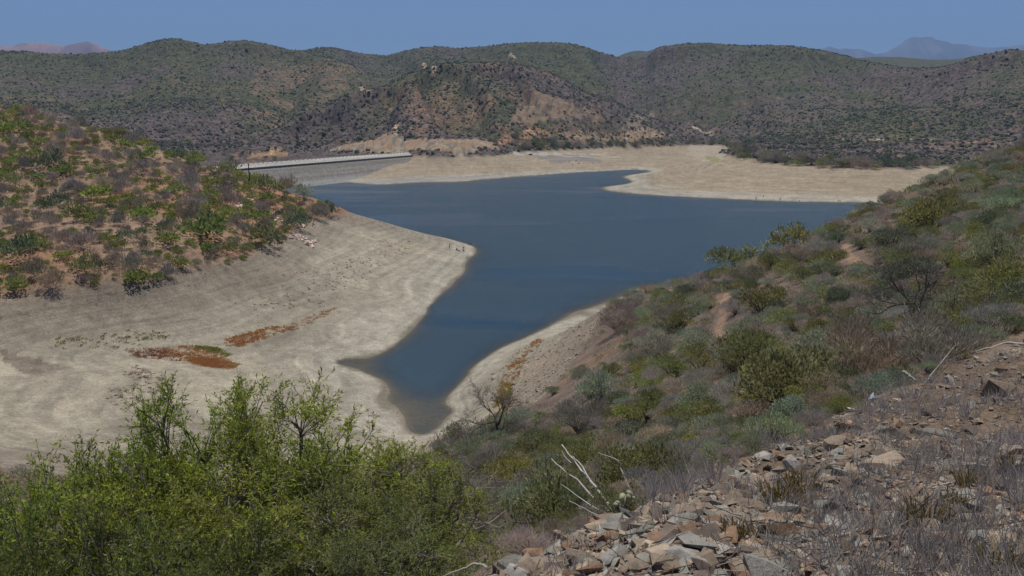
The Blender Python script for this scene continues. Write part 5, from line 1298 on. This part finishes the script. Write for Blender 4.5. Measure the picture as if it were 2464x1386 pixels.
# white marker block and dark boulder by the far road
g = ground_at(1231, 366, 300, 1200)
if g:
    b = Buf(); b.box((0, 0, 1.3), (1.7, 1.2, 2.9), .3, (.6, .6, .56)); b.box((0, 0, -.1), (2.4, 1.8, .5), .3, (.5, .48, .45)); b.box((.1, 0, 2.95), (1.9, 1.35, .3), .3, (.55, .55, .52))
    o = mobj('marker_block', b.mesh('marker_block', (PALE,))); o.location = g; tag(o, 'small white concrete marker at the end of the far bank', 'marker')
g = ground_at(1275, 373, 300, 1200)
if g:
    o = mobj('boulder', hull_mesh('boulder', 991, (2.4, .9, .9), ROCK, 20)); o.location = (g[0], g[1], g[2] + .4); o.color = (.09, .085, .085, 1); tag(o, 'dark low boulder on the bare track of the far flat', 'rock')
for i, (px, py) in enumerate([(1359, 387), (1371, 388), (1386, 388), (1427, 393), (1443, 391), (1393, 393), (1405, 394), (1412, 394), (1377, 396)]):
    g = ground_at(px, py, 300, 1200)
    if g: rock(g[0], g[1], RNG.uniform(.7, 1.1), 'dark brown', 'dark lone rock on the grey flat across the lake', 'dark rocks on the far grey flat')
# pale rocks at the tip of the peninsula
for px, py, s, lab in [(1126, 589, .75, 'largest pale rock at the tip of the peninsula'), (1130, 594, .5, 'pale rock under the largest one at the tip of the peninsula'), (1120, 598, .7, 'flat pale rock at the water beside the seated person'), (1139, 587, .35, 'small pale rock alone in the water off the peninsula')]:
    x, y, z = P(px, py, z=.15); rock(x, y, s, 'pale grey', lab, None, z=.1)

# ------------------------------------------------------------------ people
SKIN, HAIRC = (.16, .09, .06), (.012, .010, .009)
CLOTH = tinted_mat('cloth', .9); SKINM = tinted_mat('skin', .6)
def person_mesh(pose, name):
    """one continuous skinned body; joints in metres, facing +Y"""
    J = {}
    if pose == 'stand':
        J = dict(pel=(0, 0, .95), sp=(0, .01, 1.15), ch=(0, .01, 1.33), nk=(0, .02, 1.48), hb=(0, .03, 1.56), hd=(0, .04, 1.66), ht=(0, .03, 1.74), lsh=(-.18, 0, 1.41), lel=(-.25, .0, 1.13), lwr=(-.24, .09, .89), rsh=(.18, 0, 1.41), rel=(.26, .03, 1.14), rwr=(.22, .20, .96),
                 lhp=(-.095, 0, .90), lkn=(-.11, .03, .50), lan=(-.12, -.01, .09), lto=(-.13, .14, .03), rhp=(.095, 0, .90), rkn=(.12, .04, .50), ran=(.14, -.01, .09), rto=(.15, .14, .03))
    elif pose == 'sit':
        J = dict(pel=(0, 0, .16), sp=(0, -.01, .36), ch=(0, .05, .53), nk=(0, .10, .67), hb=(0, .13, .74), hd=(0, .16, .83), ht=(0, .15, .91), lsh=(-.18, .06, .60), lel=(-.26, .22, .42), lwr=(-.14, .40, .48), rsh=(.18, .06, .60), rel=(.26, .22, .42), rwr=(.14, .40, .48),
                 lhp=(-.10, .02, .14), lkn=(-.16, .38, .46), lan=(-.15, .58, .08), lto=(-.16, .72, .03), rhp=(.10, .02, .14), rkn=(.16, .38, .46), ran=(.15, .58, .08), rto=(.16, .72, .03))
    else:   # crouching, leaning forward
        J = dict(pel=(0, -.12, .34), sp=(0, -.02, .50), ch=(0, .12, .62), nk=(0, .24, .70), hb=(0, .30, .74), hd=(0, .37, .80), ht=(0, .40, .87), lsh=(-.18, .15, .66), lel=(-.24, .32, .46), lwr=(-.14, .48, .28), rsh=(.18, .15, .66), rel=(.24, .32, .46), rwr=(.14, .50, .26),
                 lhp=(-.10, -.10, .32), lkn=(-.17, .26, .46), lan=(-.14, .02, .09), lto=(-.16, .18, .03), rhp=(.10, -.10, .32), rkn=(.17, .26, .46), ran=(.14, .02, .09), rto=(.16, .18, .03))
    R = dict(pel=.145, sp=.13, ch=.145, nk=.058, hb=.065, hd=.098, ht=.075, lsh=.065, lel=.045, lwr=.030, rsh=.065, rel=.045, rwr=.030, lhp=.095, lkn=.06, lan=.042, lto=.035, rhp=.095, rkn=.06, ran=.042, rto=.035)
    E = [('pel', 'sp'), ('sp', 'ch'), ('ch', 'nk'), ('nk', 'hb'), ('hb', 'hd'), ('hd', 'ht'), ('ch', 'lsh'), ('lsh', 'lel'), ('lel', 'lwr'), ('ch', 'rsh'), ('rsh', 'rel'), ('rel', 'rwr'), ('pel', 'lhp'), ('lhp', 'lkn'), ('lkn', 'lan'), ('lan', 'lto'), ('pel', 'rhp'), ('rhp', 'rkn'), ('rkn', 'ran'), ('ran', 'rto')]
    for s, sx in (('l', -1), ('r', 1)):
        w = np.array(J[s + 'wr']); e = np.array(J[s + 'el']); d = (w - e) / np.linalg.norm(w - e); sd_ = np.cross(d, [0, 0, 1.0]) if abs(d[2]) < .9 else np.array([0, 1.0, 0]); sd_ /= np.linalg.norm(sd_); nr = np.cross(d, sd_)
        J[s + 'pm'] = tuple(w + d * .06); R[s + 'pm'] = .036; E.append((s + 'wr', s + 'pm'))
        for f in range(4):
            off = (f - 1.5) * .022; ln = (.075, .085, .08, .062)[f]; a = w + d * .095 + sd_ * off; b_ = a + d * ln * .55 + nr * .012; c_ = b_ + d * ln * .4 + nr * .03
            for q, p_ in enumerate((a, b_, c_)): J[f'{s}f{f}{q}'] = tuple(p_); R[f'{s}f{f}{q}'] = .0095 - .001 * q
            E += [(s + 'pm', f'{s}f{f}0'), (f'{s}f{f}0', f'{s}f{f}1'), (f'{s}f{f}1', f'{s}f{f}2')]
        a = w + d * .04 - sd_ * .035; b_ = a + d * .035 - sd_ * .02
        J[s + 't0'] = tuple(a); J[s + 't1'] = tuple(b_); R[s + 't0'] = .011; R[s + 't1'] = .009; E += [(s + 'pm', s + 't0'), (s + 't0', s + 't1')]
    # nose
    keys = list(J); me = bpy.data.meshes.new(name)
    me.from_pydata([J[k] for k in keys], [(keys.index(a), keys.index(b)) for a, b in E], [])
    o = bpy.data.objects.new('tmp', me); scene.collection.objects.link(o)
    md = o.modifiers.new('skin', 'SKIN'); md.use_smooth_shade = True; o.modifiers.new('sub', 'SUBSURF').levels = 1
    sv = me.skin_vertices[0].data
    for i, k in enumerate(keys): sv[i].radius = (R[k], R[k]); sv[i].use_root = k == 'pel'
    dg = bpy.context.evaluated_depsgraph_get(); out = bpy.data.meshes.new_from_object(o.evaluated_get(dg)); out.name = name
    bpy.data.objects.remove(o); bpy.data.meshes.remove(me)
    return out, J
BODY = {p: person_mesh(p, 'person') for p in ('stand', 'sit', 'crouch')}
def person(px, py, pose, shirt, trousers, face, label, z=None, group=None):
    g = P(px, py, z=z) if z is not None else ground_at(px, py, 150, 800)
    src, J = BODY[pose]; me = src.copy(); co = np.empty(len(me.vertices) * 3, np.float32); me.vertices.foreach_get('co', co); co = co.reshape(-1, 3)
    jn = list(J); jp = np.array([J[k] for k in jn]); nearest = np.array([jn[i] for i in np.argmin(((co[:, None] - jp[None]) ** 2).sum(-1), 1)])
    col = np.empty((len(co), 4), np.float32); col[:] = (*shirt, 1)
    for i, k in enumerate(nearest):
        if k in ('nk', 'hb', 'hd', 'ht') or 'wr' in k or 'pm' in k or (k[1:2] in 'ft' and k not in ('lto', 'rto') and len(k) > 2 and k[1] in 'ft'): col[i] = (*SKIN, 1)
        elif k in ('pel', 'lhp', 'rhp', 'lkn', 'rkn', 'lan', 'ran'): col[i] = (*trousers, 1)
        elif k in ('lto', 'rto'): col[i] = (.04, .035, .03, 1)
    me.color_attributes.new('tint', 'FLOAT_COLOR', 'POINT').data.foreach_set('color', col.ravel())
    me.materials.clear(); me.materials.append(CLOTH)
    o = mobj('person', me); o.location = (g[0], g[1], g[2]); o.rotation_euler = (0, 0, face)
    tag(o, label, 'person', group)
    hd = np.array(J['hd']); n, m = 10, 6; b = Buf(); pts = []
    for i in range(m + 1):
        ph = math.pi * .62 * i / m
        for j in range(n):
            th_ = 2 * math.pi * j / n; pts.append(hd + np.array([.104 * math.sin(ph) * math.cos(th_), -.02 + .115 * math.sin(ph) * math.sin(th_) - .02 * (ph > 1), .03 + .098 * math.cos(ph)]))
    ii = np.arange((m + 1) * n).reshape(m + 1, n); q = np.stack([ii[:-1], ii[1:], np.roll(ii[1:], -1, 1), np.roll(ii[:-1], -1, 1)], -1).reshape(-1, 4)
    b.add(pts, quads=q, col=HAIRC); mobj('hair', b.mesh('hair', (CLOTH,), True), o)
    for nm, offs, rad, cc in (('nose', [(0, .098, -.02)], .016, SKIN), ('eye', [(-.034, .088, .005), (.034, .088, .005)], .010, (.02, .02, .02)), ('ear', [(-.10, 0, -.01), (.10, 0, -.01)], .022, SKIN), ('mouth', [(0, .088, -.055)], .015, (.12, .04, .04))):
        for of in offs:
            b = Buf(); c0 = hd + np.array(of); b.tube([c0 - [0, 0, rad], c0, c0 + [0, 0, rad]], [rad * .5, rad, rad * .5], 6, cc); mobj(nm, b.mesh(nm, (SKINM,), True), o)
    return o
person(1082, 599, 'stand', (.03, .032, .03), (.02, .022, .025), -1.2, 'person in dark clothes standing on the tip of the peninsula')
person(1098, 603, 'crouch', (.05, .05, .09), (.03, .03, .05), -.9, 'person in dark blue crouching on the peninsula beside a white bag')
person(1114, 605, 'sit', (.12, .02, .03), (.03, .02, .025), -1.3, 'person in dark red sitting at the water edge of the peninsula')
person(1114, 599, 'crouch', (.10, .10, .085), (.12, .10, .08), -1.5, 'person in grey crouching behind the one in dark red')
b = Buf(); b.box((0, 0, .18), (.45, .32, .36), .3, (.62, .6, .66)); b.tube([(-.12, 0, .35), (0, 0, .5), (.12, 0, .35)], [.02, .02, .02], 5, (.55, .54, .6)); g = ground_at(1102.5, 603, 150, 500); o = mobj('bag', b.mesh('bag', (CLOTH,))); o.location = g; tag(o, 'white bag on the sand beside the crouching person on the peninsula', 'bag')
b = Buf(); b.tube([(0, 0, 0), (0, 0, .05), (0, 0, .3), (0, 0, .34)], [.15, .17, .2, .2], 12, (.30, .10, .05)); b.tube([(-.19, 0, .3), (-.1, 0, .45), (.1, 0, .45), (.19, 0, .3)], [.01] * 4, 4, (.1, .1, .1)); g = ground_at(1105, 605, 150, 500); o = mobj('bucket', b.mesh('bucket', (CLOTH,))); o.location = g; tag(o, 'orange brown bucket on the sand near the seated person', 'bucket')
for px, py, pose, sh, tr, fc, lab in [(1819, 481.5, 'stand', (.17, .03, .05), (.06, .03, .04), 2.9, 'person in dark red standing at the waterline of the far sand, leftmost there'), (1837, 477, 'stand', (.05, .04, .045), (.09, .08, .07), 2.8, 'person on the far sand a little above the waterline'),
                                       (1877, 483.5, 'stand', (.025, .02, .02), (.03, .022, .02), 3.3, 'person in black standing alone at the far waterline'), (1923, 484.5, 'crouch', (.06, .08, .06), (.05, .05, .06), 3.0, 'person in dark green crouching at the far waterline'),
                                       (2021, 485.5, 'sit', (.03, .03, .04), (.04, .04, .05), 3.2, 'person in dark clothes sitting at the far waterline near the ridge'), (2016.5, 485, 'crouch', (.09, .07, .06), (.05, .05, .05), 3.2, 'small person crouching left of the one near the ridge')]:
    person(px, py, pose, sh, tr, fc, lab, z=.12)

# ------------------------------------------------------------------ air
def haze():
    lo = (-9500, -30, -70); hi = (12500, 17500, 1500)
    b = Buf(); b.box([(a + c) / 2 for a, c in zip(lo, hi)], [c - a for a, c in zip(lo, hi)])
    m = bpy.data.materials.new('air'); m.use_nodes = True; nt = m.node_tree; nt.nodes.remove(nt.nodes['Principled BSDF'])
    v = node(nt, 'ShaderNodeVolumePrincipled', Density=9e-5, Anisotropy=0.0); v.inputs['Color'].default_value = (.38, .60, 1.0, 1)
    nt.links.new(v.outputs[0], nt.nodes['Material Output'].inputs['Volume'])
    tag(mobj('haze', b.mesh('haze', (m,))), 'thin blue summer haze in the air', 'haze', None, 'stuff')
haze()
